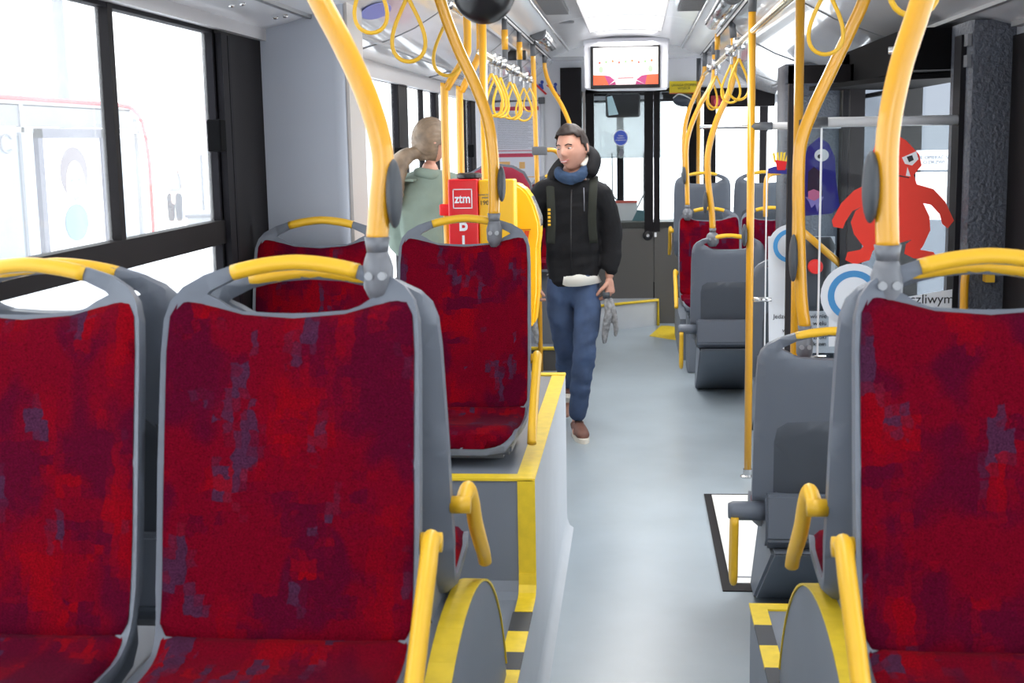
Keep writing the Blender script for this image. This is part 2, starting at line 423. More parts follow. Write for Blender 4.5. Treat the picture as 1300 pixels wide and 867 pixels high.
window(12.1, 13.5, 0.92, 2.01, XL, 12)
# vertical corner strips beside window 1
struct('trim_1', join(box(XL, XL+0.03, 4.10, 4.16, 0.92, 2.05), box(XL, XL+0.02, 4.2, 4.22, 0.92, 2.05)), M['rubber'])
# pale header strip above the left windows
struct('trim_2', join(box(XL, XL+0.035, YB, 4.6, 2.062, 2.13), box(XL, XL+0.035, 4.9, 12, 2.02, 2.10)), mat('header_strip', rgb(176, 174, 176), 0.4))
struct('trim_3', box(XR-0.035, XR, YB, 4.6, 2.045, 2.13), mat('header_strip_right', rgb(150, 150, 152), 0.4))

# right wall: solid with door 2 between Y 4.9 and 6.4
bm = bmesh.new()
for a, b in ((YB, 4.9), (6.42, 11.3)):
    bx(bm, XR, XR+0.07, a, b, 0, 0.92)
bx(bm, XR, XR+0.07, YB, 13.6, 2.0, 2.3)
wr = struct('wall_right', bm, M['wall'])
bm = bmesh.new()
for a, b in ((YB, -1.6), (0.35, 0.6), (3.9, 4.9), (6.42, 6.65), (8.0, 8.55), (9.9, 10.1), (11.1, 11.35)):
    bx(bm, XR-0.012, XR+0.07, a, b, 0.0 if a > 11 else 0.92, 2.02)
obj('pillar', bm, M['frame'], wr, False)
window(0.6, 3.9, 0.92, 2.01, XR, 6, rail=1.46, side=-1)
window(-1.6, 0.35, 0.92, 2.01, XR, 7, rail=1.46, side=-1)
window(6.65, 8.0, 0.92, 1.92, XR, 8, side=-1)
window(8.55, 9.9, 0.92, 1.92, XR, 9, side=-1)
window(10.1, 11.1, 0.92, 1.92, XR, 10, side=-1)
# rear bulkhead below and above the rear window
struct('wall_rear', join(box(XL, XR, YB-0.07, YB, 0, 0.95), box(XL, XR, YB-0.07, YB, 2.1, 2.5)), M['wall'])

# ceiling: cross section extruded along the bus -------------------------------------------------
SEC_L = [(-1.34, 2.09), (-1.22, 2.12), (-1.10, 2.155), (-0.98, 2.205), (-0.88, 2.265), (-0.80, 2.33), (-0.745, 2.385)]
SEC_R = [(1.31, 2.05), (1.24, 2.065), (1.12, 2.10), (1.0, 2.145), (0.86, 2.20), (0.74, 2.265), (0.65, 2.32), (0.585, 2.385)]
DUCT_L = [(-0.725, 2.38), (-0.705, 2.40), (-0.66, 2.415), (-0.61, 2.43), (-0.575, 2.452)]
DUCT_R = [(0.565, 2.38), (0.545, 2.40), (0.50, 2.415), (0.45, 2.43), (0.415, 2.452)]
CEN = [(-0.555 + 0.95*k/14, 2.462 + 0.055*(1-((k-7)/7.0)**2)) for k in range(15)]
def strip(sec, y0, y1, t=0.012, n=1):
    bm = bmesh.new()
    lo = [(x, z) for x, z in sec]; hi = [(x, z+t) for x, z in sec][::-1]
    return prism(bm, lo + hi, 'y', y0, y1)
ce = struct('ceiling', box(XL-0.07, XR+0.07, YB, 13.6, 2.56, 2.62), M['ceiling'])
struct('ceiling_cove_left', strip(SEC_L, YB, 12.0), M['ceil_side'], smooth=True)
struct('ceiling_cove_right', strip(SEC_R, YB, 12.0), M['ceil_side'], smooth=True)
struct('ceiling_duct_left', strip(DUCT_L, YB, 11.4), M['silver'], smooth=True)
struct('ceiling_duct_right', strip(DUCT_R, YB, 11.4), M['silver'], smooth=True)
# centre panels with thin seams; one bay glows in place of a ceiling reflection
hx0, hx1, hy0, hy1 = -0.335, 0.20, 5.2, 10.1
for k, (a, b) in enumerate(((YB, 0.9), (0.905, 3.2), (3.205, 5.2), (10.1, 11.45))):
    struct('ceiling_panel_%d' % k, strip(CEN, a, b), M['ceiling'], smooth=True)
secl = [p for p in CEN if p[0] < hx0] + [(hx0, 2.495)]
secr = [(hx1, 2.492)] + [p for p in CEN if p[0] > hx1]
struct('ceiling_panel_left', join(strip(secl, hy0, 8.895), strip(secl, 8.9, hy1)), M['ceiling'], smooth=True)
struct('ceiling_panel_right', join(strip(secr, hy0, 8.895), strip(secr, 8.9, hy1)), M['ceiling'], smooth=True)
M['glow_bay'] = mat('ceiling_reflection_glow', rgb(240, 238, 236), 0.25, emit=(1.0, 0.98, 0.97, 1), estr=0.45, var=0.03)  # emission put in for the bright reflection on the glossy ceiling
glow_bay = thing('ceiling_glow_panel', 'long glowing panel, added for a bright reflection, in the middle of the bus ceiling before the screen', 'light', (-0.07, 7.6, 2.49))
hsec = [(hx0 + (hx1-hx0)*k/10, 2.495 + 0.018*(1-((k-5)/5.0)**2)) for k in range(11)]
obj('glow_sheet', join(strip(hsec, hy0, 8.89, 0.008), strip(hsec, 8.905, hy1, 0.008)), M['glow_bay'], glow_bay)
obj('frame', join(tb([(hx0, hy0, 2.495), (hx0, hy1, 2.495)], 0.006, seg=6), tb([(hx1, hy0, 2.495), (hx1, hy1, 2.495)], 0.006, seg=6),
    tb([(x, hy1, z) for x, z in hsec], 0.006, seg=6), tb([(x, 8.897, z-0.002) for x, z in hsec], 0.003, seg=6)), M['silver'], glow_bay)
for (nm, lx_, ly_, sy_, pw_) in (('fill_panel', -0.07, 7.6, 4.6, 34), ('fill_rear', -0.07, 2.6, 2.5, 10), ('fill_front', -0.07, 10.7, 0.8, 9)):  # added fill lights to brighten the interior, not lamps of the bus
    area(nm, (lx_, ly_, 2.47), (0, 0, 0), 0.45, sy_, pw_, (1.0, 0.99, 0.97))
# silver edging lines between centre and ducts, black gap strips outside the ducts
struct('trim_4', join(tb([(-0.568, YB, 2.45), (-0.568, 11.4, 2.45)], 0.008, seg=8), tb([(0.408, YB, 2.45), (0.408, 11.4, 2.45)], 0.008, seg=8)), M['steel'])
struct('trim_5', join(box(-0.765, -0.715, YB, 11.4, 2.384, 2.42), box(0.555, 0.605, YB, 11.4, 2.384, 2.42)), M['rubber'])
struct('trim_6', join(tb([(-0.722, YB, 2.378), (-0.722, 11.4, 2.378)], 0.007, seg=8), tb([(0.562, YB, 2.378), (0.562, 11.4, 2.378)], 0.007, seg=8)), M['silver'])
# cross seams and dark ribs of the coves
bm = bmesh.new()
for y in (5.9, 8.3, 10.4):
    for sec in (SEC_L, SEC_R): tube(bm, [(x, y, z-0.001) for x, z in sec], 0.004, seg=6)
struct('trim_7', bm, M['grille'])
# adverts' shallow clip rails on the coves
def on_sec(sec, t):
    i = min(int(t*(len(sec)-1)), len(sec)-2); f = t*(len(sec)-1)-i
    return (sec[i][0]*(1-f)+sec[i+1][0]*f, sec[i][1]*(1-f)+sec[i+1][1]*f)
bm = bmesh.new()
for sec in (SEC_L, SEC_R):
    for t in (0.28, 0.80):
        x, z = on_sec(sec, t); bx(bm, x-0.010, x+0.010, 3.0, 11.0, z-0.010, z+0.006)
struct('trim_8', bm, M['grille'])
# little chrome screws by the corner of the ceiling
for px, py, pz in ((-1.20, 3.9, 2.113), (-1.19, 4.35, 2.117), (1.08, 3.95, 2.10), (1.09, 3.3, 2.10)):
    o = obj('ceiling_screw', join(ell(bmesh.new(), (px, py, pz), (0.010, 0.010, 0.007), 12, 8), ell(bmesh.new(), (px+0.028, py+0.02, pz+0.006), (0.010, 0.010, 0.007), 12, 8)), M['steel'])
    tag(o, 'pair of tiny chrome screw caps in the ceiling ' + ('above the left window' if px < 0 else 'above the dark right pillar') + (', nearer one' if py < 4.2 and px < 0 or py < 3.5 else ', farther one'), 'screw', 'screw caps in the ceiling')
# air grilles in the centre panel
for (gx, gy, lab) in ((-0.475, 7.75, 'left of the glowing panel'), (0.335, 7.75, 'right of the glowing panel')):
    g = thing('air_grille', 'grey slotted air grille in the ceiling ' + lab, 'vent', (gx, gy, 2.47), 'ceiling air grilles')
    z0 = 2.474
    for gd_ in (-0.5, 0.485): obj('end_strip', box(gx-0.075, gx+0.075, gy+gd_, gy+gd_+0.015, z0-0.012, z0+0.01), M['silver'], g, False)
    bm = bmesh.new()
    for k in range(26): bx(bm, gx-0.07, gx+0.07, gy-0.48+k*0.038, gy-0.463+k*0.038, z0-0.014, z0+0.012)
    obj('slats', bm, M['grille'], g, False)
sp = obj('ceiling_speaker', lathe(bmesh.new(), [(0.002, -0.004), (0.05, -0.004), (0.055, 0.0), (0.055, 0.012)], (-0.46, 9.0, 2.475)), M['grille'])
tag(sp, 'small dark round speaker in the ceiling left of the screen', 'speaker')
# silver tube spotlights lying in the ducts with dark end caps
for (cx, y0, y1, lab) in ((-0.655, 9.0, 10.3, 'left duct above the poster board'), (0.50, 6.9, 8.6, 'right duct near the vertical pole'), (0.50, 3.6, 5.0, 'right duct nearest the camera'), (-0.655, 5.0, 6.6, 'left duct behind the black dome')):
    l = thing('tube_light', 'silver tube light with dark end cap in the ' + lab, 'light', (cx, y0, 2.38), 'tube lights in the ceiling ducts')
    bm = bmesh.new(); tube(bm, [(cx, y0+0.02, 2.425), (cx, y1-0.03, 2.425), (cx, y1, 2.43)], [0.055, 0.055, 0.03], seg=20)
    obj('housing', bm, M['steel'], l)
    obj('end_cap', lathe(bmesh.new(), [(0.001, 0), (0.048, 0), (0.058, 0.01), (0.058, 0.03)], (cx, y0, 2.422), 'y'), M['sleeve'], l)
    obj('bezel', tb([(cx-0.056, y0+0.03, 2.40), (cx-0.058, y1-0.1, 2.40), (cx-0.035, y1, 2.405), (cx, y1+0.03, 2.405), (cx+0.035, y1, 2.395), (cx+0.058, y1-0.1, 2.385), (cx+0.056, y0+0.03, 2.385)], 0.004, seg=6), M['grille'], l)

# ---------------------------------------------------------------- equipment cabinet by the left wall
cabn = thing('equipment_cabinet', 'tall pale grey cabinet against the left wall beside the dark window pillar', 'cabinet', (-1.18, 4.75, 0.7))
obj('body', prism(bmesh.new(), [(-1.318, 4.6), (-1.06, 4.6), (-1.045, 4.604), (-1.03, 4.615), (-1.025, 4.63), (-1.02, 4.9), (-1.318, 4.9)], 'z', 0.70, 2.22), M['panel'], cabn)
obj('side_strip', box(-1.024, -1.012, 4.64, 4.90, 0.70, 2.20), M['beige'], cabn, False)

# ================================================================ PLATFORMS OVER THE WHEELS
XP = -0.31
pod = thing('wheel_box', 'grey lino covered wheel box with yellow edges along the left side of the aisle', 'platform', (-0.8, 3.8, 0))
prof = [(-1.0, 0), (5.56, 0), (5.56, 0.665), (5.54, 0.69), (3.78, 0.69), (3.78, 0.375), (3.765, 0.345), (3.73, 0.33), (-1.0, 0.33)]
obj('body', prism(bmesh.new(), prof, 'x', XL+0.013, XP), M['podium'], pod, False)
obj('side_panel', prism(bmesh.new(), prof, 'x', XP, XP+0.006), M['floor_side'], pod, False)
obj('cove', join(prism(bmesh.new(), [(XP+0.004, 0.0), (XP+0.035, 0.0), (XP+0.018, 0.012), (XP+0.008, 0.04), (XP+0.004, 0.09)], 'y', -1.0, 5.56)), M['floor_side'], pod)
def ribbon(bm, pts, x0, x1, t=0.004):
    """tape lying on a profile drawn in the YZ plane"""
    n = len(pts)
    for i in range(n-1):
        (ya, za), (yb, zb) = pts[i], pts[i+1]
        L = math.hypot(yb-ya, zb-za); ny, nz = -(zb-za)/L*t, (yb-ya)/L*t
        if nz < 0 or (abs(nz) < 1e-6 and ny > 0): ny, nz = -ny, -nz
        vs = [bm.verts.new(p) for p in ((x0, ya, za), (x1, ya, za), (x1, yb, zb), (x0, yb, zb))]
        ws = [bm.verts.new((v.co.x, v.co.y+ny, v.co.z+nz)) for v in vs]
        bm.faces.new(vs); bm.faces.new(ws[::-1])
        for k in range(4): bm.faces.new((vs[k], vs[(k+1) % 4], ws[(k+1) % 4], ws[k]))
    bmesh.ops.recalc_face_normals(bm, faces=bm.faces[:]); return bm
e = ribbon(bmesh.new(), [(5.56, 0.69), (3.78, 0.69)], XP-0.05, XP+0.008)
bx(e, XL+0.013, XP, 3.775, 3.83, 0.688, 0.696); bx(e, XL+0.013, XP+0.006, 5.51, 5.565, 0.688, 0.697)
bx(e, XP-0.045, XP+0.008, 3.775, 3.78, 0.35, 0.69)
obj('yellow_edge', e, M['yellow_tape'], pod, False)
hz = bmesh.new(); hk = bmesh.new()
ribbon(hz, [(3.776, 0.40), (3.772, 0.365), (3.755, 0.343), (3.73, 0.334), (3.62, 0.334)], XP-0.045, XP+0.008)
ys = [3.62, 3.47, 3.32, 3.2, 3.05, 2.95]
for i in range(5):
    obj('black_stripe' if i % 2 == 0 else 'hazard_stripe', ribbon(bmesh.new(), [(ys[i], 0.332), (ys[i+1], 0.332)], XP-0.05, XP+0.008), M['black_tape' if i % 2 == 0 else 'yellow_tape'], pod, False)
obj('hazard_stripe', hz, M['yellow_tape'], pod, False)
def arch_pts(side):
    out = []
    cy, cz, r = 2.47, 0.10, 0.665
    for k in range(33):
        a = math.radians(150 - 135*k/32)
        out.append((cy + r*math.cos(a)*1.12, cz + r*math.sin(a)*1.03))
    return out
def wheel_arch(x0, x1, label, xs):
    """rounded wheel housing with a yellow tape over the rim"""
    t = thing('wheel_arch', label, 'wheel arch', ((x0+x1)/2, 2.47, 0.33), 'rounded wheel housings')
    pts = arch_pts(0)
    obj('housing', prism(bmesh.new(), [(p[0], max(p[1], 0.332)) for p in pts] + [(pts[-1][0], 0.332), (pts[0][0], 0.332)], 'x', x1-0.07 if xs > 0 else x0, x1 if xs > 0 else x0+0.07), M['podium'], t)
    bm = prism(bmesh.new(), [(p[0], max(p[1]-0.075, 0.332)) for p in pts] + [(pts[-1][0], 0.332), (pts[0][0], 0.332)], 'x', x0 if xs > 0 else x0+0.07, x1-0.07 if xs > 0 else x1)
    obj('inner_housing', bm, M['podium'], t)
    a, b = (x1-0.045, x1+0.004) if xs > 0 else (x0-0.004, x0+0.045)
    up = [p for p in pts if p[1] > 0.335]
    obj('rim_tape', ribbon(bmesh.new(), up, a, b, 0.005), M['yellow_tape'], t)
wheel_arch(-0.95, -0.335, 'grey rounded wheel housing with yellow rim at the left seat pair', 1)
# right platform
XQ = 0.335
podr = thing('step_box', 'grey step box with yellow and black striped edge under the right seats', 'platform', (0.8, 2.0, 0))
obj('body', box(XQ, XR-0.002, -1.0, 3.72, 0, 0.33), M['podium'], podr, False)
e = bmesh.new(); bx(e, XQ-0.004, XR-0.01, 3.675, 3.724, 0.328, 0.336); bx(e, XQ-0.004, XQ+0.045, 3.55, 3.675, 0.328, 0.336)
hk = bmesh.new(); ys = [3.55, 3.40, 3.25, 3.10, 2.95]
for i in range(4): obj('black_stripe' if i % 2 == 0 else 'hazard_stripe', box(XQ-0.004, XQ+0.045, ys[i+1], ys[i], 0.328, 0.336), M['black_tape' if i % 2 == 0 else 'yellow_tape'], podr, False)
obj('hazard_stripe', e, M['yellow_tape'], podr, False)
wheel_arch(0.36, 0.95, 'grey rounded wheel housing with yellow rim at the right seats', -1)

# low step at the front left, right step at the cab and front right platform
fs = thing('front_step', 'low dark step with yellow nosing at the front left seats', 'platform', (-0.6, 10.4, 0))
obj('body', box(XL+0.002, -0.36, 9.5, 11.75, 0, 0.165), M['cab'], fs, False)
obj('tread', box(XL+0.004, -0.362, 9.52, 11.75, 0.165, 0.171), M['podium'], fs, False)
obj('nosing', join(tb([(XL+0.03, 9.5, 0.168), (-0.42, 9.5, 0.168), (-0.37, 9.53, 0.168), (-0.355, 9.6, 0.168), (-0.355, 10.4, 0.168)], 0.014, seg=8)), M['yellow_tape'], fs)
cs = thing('cab_step', 'grey raised step with yellow edging at the foot of the cab door', 'platform', (-0.05, 11.75, 0))
obj('riser', prism(bmesh.new(), [(-0.36, 11.42), (0.20, 11.86), (0.20, 11.98), (-0.36, 11.98)], 'z', 0.0, 0.235), M['floor_side'], cs, False)
obj('nosing', tb([(-0.36, 11.41, 0.235), (0.205, 11.85, 0.235), (0.207, 11.85, 0.0)], 0.013, seg=8), M['yellow_tape'], cs)
o = obj('floor_marking', prism(bmesh.new(), [(0.12, 11.2), (0.40, 10.9), (0.62, 11.4), (0.30, 11.8), (0.23, 11.8)], 'z', 0.0, 0.004), M['yellow_tape'], None, False)
tag(o, 'yellow painted patch on the floor beside the cab step', 'floor marking')
frp = thing('front_wheel_box', 'grey wheel box under the raised front right seats', 'platform', (0.8, 10.9, 0))
obj('body', box(0.34, XR-0.002, 9.95, 11.3, 0, 0.32), M['podium'], frp, False)
# wheelchair ramp plate in the floor at the door
rp = thing('ramp_plate', 'white wheelchair ramp plate with dark surround set in the floor at the middle door', 'ramp', (0.72, 5.44, 0))
obj('surround', box(0.325, 1.2, 4.76, 6.12, 0, 0.004), M['frame'], rp, False)
obj('plate', box(0.36, 1.19, 4.84, 6.09, 0.003, 0.008), mat('ramp_white', rgb(214, 214, 210), 0.5, bump=0.3, bscale=150), rp, False)
obj('slot', box(0.36, 1.19, 4.90, 4.912, 0.008, 0.009), M['inkgrey'], rp, False)
# ================================================================ SEATS
CUSH = 0.43                    # arc length of the sitting part
PROF = [(0.37, -0.050), (0.36, -0.015), (0.32, 0.0), (0.22, -0.012), (0.12, -0.018), (0.05, -0.012), (0.0, 0.02), (-0.030, 0.08),
        (-0.055, 0.18), (-0.075, 0.28), (-0.100, 0.40), (-0.122, 0.50), (-0.140, 0.58), (-0.152, 0.66)]
_pp = smooth_path([(0, y, z) for y, z in PROF], 8)
_cum = [0.0]
for a, b in zip(_pp, _pp[1:]): _cum.append(_cum[-1] + (b-a).length)
def h_to_s(h):
    """arc length at height h of the backrest"""
    for i in range(len(_pp)-1):
        if _pp[i].y < 0.02 and _pp[i].z <= h <= _pp[i+1].z: return _cum[i] + (_cum[i+1]-_cum[i])*(h-_pp[i].z)/(_pp[i+1].z-_pp[i].z)
    return _cum[-1] + (h - _pp[-1].z)
def at_s(s):
    s = max(0.0, s); i = 0
    while i < len(_cum)-2 and _cum[i+1] < s: i += 1
    t = (_pp[i+1]-_pp[i]).normalized()
    p = _pp[i] + t*(s-_cum[i])
    # blend tangent for smooth offsets
    t2 = (_pp[min(i+2, len(_pp)-1)] - _pp[max(i-1, 0)]).normalized()
    n = Vector((0, t2.z, -t2.y))     # towards the sitter
    return p, n if n.length else Vector((0, 1, 0))
def H(l): return [(x, h_to_s(h)) for x, h in l]
def mirror(half):
    return half + [(-x, s) for x, s in half[::-1] if abs(x) > 1e-9]
S0 = h_to_s(0.02)
def wing(x, s):
    """side wings curl towards the sitter"""
    a = max(0, abs(x)-0.15)/0.075
    return 0.030*a*a
def seat_outline():
    top = H([(0.228, 0.10), (0.228, 0.30), (0.226, 0.50), (0.223, 0.555), (0.214, 0.588), (0.196, 0.612), (0.162, 0.633), (0.11, 0.650), (0.057, 0.660), (0.0, 0.664)])
    low = [(0.0, 0.0), (0.12, 0.0), (0.175, 0.01), (0.205, 0.045), (0.214, 0.12), (0.216, 0.25), (0.220, 0.36)]
    return mirror(low + top)[:-0 or None]
def opening():
    hl = H([(0.0, 0.641), (0.06, 0.637), (0.11, 0.625), (0.150, 0.606), (0.156, 0.600), (0.135, 0.590), (0.116, 0.578), (0.095, 0.571), (0.04, 0.567), (0.0, 0.566)])
    return hl + [(-x, s) for x, s in hl[::-1] if abs(x) > 1e-9]
def shell_f(x, s, side, d):
    p, n = at_s(s); p = p.copy(); p.x = x
    th = 0.030 if s > h_to_s(0.1) else 0.022
    rim = 0.010*max(0, 1-d/0.012)
    if side > 0: return p + n*(wing(x, s) + 0.004 - rim*0.6)
    return p - n*(th - wing(x, s)*0.55 - rim)
def pad_f(th):
    def f(x, s, side, d):
        p, n = at_s(s); p = p.copy(); p.x = x
        base = wing(x, s) + 0.003
        if side > 0: return p + n*(base + th*(1-math.exp(-d/0.012)))
        return p + n*(base - 0.006)
    return f
def make_seat(kind, arm):
    """one bus seat facing +Y. kind: 'raised' (bracket on a wheel box) or 'low' (own pedestal). arm: +1 / -1 side of the armrest, hang: drop loop"""
    t = thing('passenger_chair', '', 'seat')
    obj('shell', plate(seat_outline(), [opening()], shell_f, 0.028, 0.03), M['shell'], t, angle=50)
    bh = H([(0.217, 0.04), (0.2185, 0.20), (0.217, 0.50), (0.213, 0.560), (0.202, 0.583), (0.184, 0.588), (0.145, 0.579), (0.09, 0.564), (0.0, 0.557)])
    bl = [(0.0, S0-0.008), (0.12, S0-0.008), (0.206, S0-0.002)]
    obj('backrest', plate(mirror(bl + bh), [], pad_f(0.018), 0.026, 0.03), M['red'], t, angle=60)
    cl = [(0.0, 0.02), (0.11, 0.02), (0.165, 0.03), (0.196, 0.06), (0.206, 0.15), (0.209, 0.28), (0.212, S0-0.012), (0.205, S0+0.005), (0.12, S0+0.006), (0.0, S0+0.006)]
    obj('seat_cushion', plate(mirror(cl), [], pad_f(0.030), 0.026, 0.03), M['red'], t, angle=60)
    # yellow grip wrapped round the hoop
    pth = []
    for k in range(17):
        x = -0.112 + 0.224*k/16; u = abs(x)
        h = 0.6525 - 0.0140*(u/0.112)**2 - 0.003*(u/0.112)
        p, n = at_s(h_to_s(h)); pth.append(Vector((x, p.y - 0.010, p.z)))
    obj('grip', tube(bmesh.new(), pth, 0.0138, rx=0.0175, seg=16, up=(0, 0, 1)), M['yellow_plastic'], t)
    # rear panel inset
    def back_f(x, s, side, d):
        p, n = at_s(s); p = p.copy(); p.x = x
        o_ = -(0.030 + 0.010*(1-math.exp(-d/0.008)) - wing(x, s)*0.55)
        return p + n*(o_ if side > 0 else o_ + 0.008)
    bp = H([(0.0, 0.10), (0.165, 0.10), (0.168, 0.30), (0.160, 0.345), (0.13, 0.365), (0.0, 0.37)])
    obj('rear_panel', plate(mirror(bp), [], back_f, 0.05, 0.04), M['shell_dark'], t, angle=60)
    # side shroud under the wings that hides the frame
    sh = bmesh.new()
    side_prof = [(-0.055, 0.12), (-0.03, 0.05), (0.02, 0.0), (0.10, -0.03), (0.30, -0.03), (0.30, -0.065), (0.0, -0.075), (-0.07, -0.065), (-0.105, -0.03), (-0.105, 0.12)]
    prism(sh, side_prof, 'x', -0.19, 0.19)
    bmesh.ops.bevel(sh, geom=[e_ for e_ in sh.edges], offset=0.008, segments=2, affect='EDGES')
    obj('under_frame', sh, M['shell'], t)
    if kind == 'raised':
        obj('bracket', join(box(-0.16, 0.16, -0.05, 0.26, -0.085, -0.07), box(-0.15, -0.11, -0.02, 0.22, -0.092, -0.08), box(0.11, 0.15, -0.02, 0.22, -0.092, -0.08)), M['grille'], t, False)
    else:
        bm = prism(bmesh.new(), [(-0.12, -0.07), (0.34, -0.07), (0.66, -0.44), (0.50, -0.44)], 'x', -0.17, 0.17)
        bmesh.ops.bevel(bm, geom=bm.edges[:], offset=0.01, segments=2, affect='EDGES')
        obj('pedestal', bm, M['podium'], t)
    if arm:
        s_ = 1 if arm > 0 else -1
        x = s_*0.252
        if kind == 'raised':
            arm_path = smooth_path([(x-0.004*s_, -0.05, 0.185), (x, 0.0, 0.20), (x+0.002*s_, 0.05, 0.17), (x, 0.12, 0.10), (x, 0.19, 0.04), (x, 0.24, 0.0), (x, 0.27, -0.035)], 5)
            n = len(arm_path)
            rr = [0.011 + 0.014*math.sin(PI*min(1, (i+2)/(n+2))) for i in range(n)]
            a_ = obj('armrest', tube(bmesh.new(), arm_path, rr, rx=0.015, seg=14), M['yellow_plastic'], t)
            obj('pivot', tb([(s_*0.226, -0.045, 0.185), (x+s_*0.012, -0.045, 0.185)], 0.017, seg=16), M['yellow_plastic'], a_)
        else:
            x = s_*0.285
            loop = smooth_path([(x, -0.075, 0.04), (x, -0.055, -0.10), (x, -0.045, -0.17), (x, -0.02, -0.185), (x, 0.005, -0.17), (x, 0.0, -0.10), (x, -0.03, 0.035)], 6)
            a_ = obj('armrest', tube(bmesh.new(), loop, 0.013, rx=0.022, seg=12, up=(1, 0, 0)), M['yellow_plastic'], t)
            obj('pivot', tb([(s_*0.19, -0.055, 0.055), (s_*0.29, -0.055, 0.055), (s_*0.305, -0.055, 0.055)], [0.031, 0.031, 0.024], seg=20), M['shell'], a_)
    return t
protos = {}
SC = 1.0
def seat(x, y, z, facing, kind='raised', arm=0, label='', group='seats in the bus', scale=1.0, rz=0.0):
    """x, y: the foot of the backrest; facing 'back' looks at the camera"""
    a = arm * (1 if facing == 'front' else -1)     # arm given in world X
    k = (kind, a)
    if k not in protos: o = protos[k] = make_seat(kind, a)
    else: o = copy_tree(protos[k])
    o.location = (x, y, z); o.rotation_euler = (0, 0, (0 if facing == 'front' else PI) + rz)
    o.scale = (scale,)*3
    o['label'] = label; o['category'] = 'seat'; o['group'] = group
    return o
GR, GF = 'red seats facing the camera', 'grey backed seats facing the front'
# near pair left, back to back
seat(-0.592, 2.06, 0.843, 'back', arm=1, label='large red patterned seat filling the lower left centre, beside the aisle', group=GR)
seat(-1.083, 2.06, 0.843, 'back', arm=0, label='red patterned seat cut off by the left edge of the picture', group=GR)
seat(-0.583, 2.46, 0.820, 'front', arm=1, label='grey seat shell back to back with the large red aisle seat on the left', group=GF)
seat(-1.06, 2.46, 0.835, 'front', arm=0, label='grey seat shell back to back with the cut-off left window seat', group=GF)
# near right
seat(0.585, 2.06, 0.843, 'back', arm=-1, label='large red patterned seat at the right edge of the picture', group=GR)
seat(0.585, 2.46, 0.820, 'front', arm=-1, label='grey seat shell back to back with the large red seat on the right', group=GF)
# facing pair on the wheel box
seat(-0.580, 4.27, 0.785, 'back', arm=1, label='red seat on the wheel box beside the aisle, below the red and yellow ticket machine', group=GR)
seat(-1.083, 4.27, 0.785, 'back', arm=0, label='red seat in front of the tall pale grey cabinet', group=GR)
# low floor right
seat(0.60, 4.15, 0.455, 'front', 'low', arm=-1, label='dark grey low seat just ahead of the right striped step', group=GF)
seat(0.575, 8.28, 0.44, 'front', 'low', arm=-1, label='low grey seat whose rounded back shows beyond the slim yellow pole', group=GF)
seat(0.84, 7.05, 0.42, 'front', 'low', arm=0, label='low grey seat right behind the far glass partition', group=GF)
seat(0.545, 9.62, 0.52, 'back', arm=-1, label='distant red seat by the aisle facing the low grey seat', group=GR)
seat(1.0, 9.62, 0.52, 'back', arm=0, label='distant red seat by the right window', group=GR)
seat(0.54, 10.75, 0.76, 'front', arm=-1, label='raised grey seat farthest forward beside the aisle', group=GF)
seat(1.02, 10.75, 0.76, 'front', arm=0, label='raised grey seat farthest forward by the right window', group=GF)
seat(-0.58, 9.95, 0.78, 'back', arm=0, label='red seat half hidden behind the man in the black jacket', group=GR)
obj('bracket', box(-0.72, -0.44, 9.7, 10.1, 0.165, 0.72), M['podium'], None, False).name = 'seat_pedestal'
tag(bpy.data.objects['seat_pedestal'], 'grey box carrying the red seat behind the man', 'pedestal')
for (sx, lab) in ((0.545, 'by the aisle'), (1.0, 'by the window')):
    o = obj('seat_pedestal', bbox(sx-0.17, sx+0.17, 9.40, 9.70, 0.0, 0.41, 0.01), M['podium'])
    tag(o, 'grey pedestal under the distant red seat ' + lab, 'pedestal', 'pedestals of the distant red seats')
for sx in (0.54, 1.02):
    o = obj('seat_pedestal', bbox(sx-0.16, sx+0.16, 10.70, 11.0, 0.32, 0.65, 0.01), M['podium'])
    tag(o, 'grey pedestal under the farthest raised seat ' + ('by the aisle' if sx < 0.8 else 'by the window'), 'pedestal', 'pedestals of the farthest seats')
# rounded maroon seat behind the ticket machine
rs = thing('padded_chair', 'seat with high rounded maroon back behind the ticket machine', 'seat', (-0.985, 9.2, 0.17))
def rb(x, s, side, d):
    return Vector((x-0.985, 9.2 + (s-0.7)*0.12 - (0.05*(1-math.exp(-d/0.03)) if side > 0 else -0.03), s))
ol = [(-0.24, 0.72), (0.24, 0.72), (0.26, 1.1), (0.255, 1.28), (0.235, 1.38), (0.19, 1.46), (0.11, 1.505), (0.0, 1.52), (-0.11, 1.505), (-0.19, 1.46), (-0.235, 1.38), (-0.255, 1.28), (-0.26, 1.1)]
obj('backrest', plate(ol, [], rb, 0.05, 0.06), M['maroon'], rs)
obj('back_shell', plate([(x*1.04, 0.72+(s-0.72)*1.02) for x, s in ol], [], lambda x, s, side, d: Vector((x-0.985, 9.26 + (s-0.7)*0.12 + (0.0 if side > 0 else 0.03), s)), 0.06, 0.08), M['shell'], rs)
obj('seat_cushion', bbox(-1.23, -0.74, 8.75, 9.25, 0.60, 0.72, 0.04), M['maroon'], rs)
obj('base', bbox(-1.2, -0.78, 8.8, 9.25, 0.0, 0.60, 0.01), M['podium'], rs)
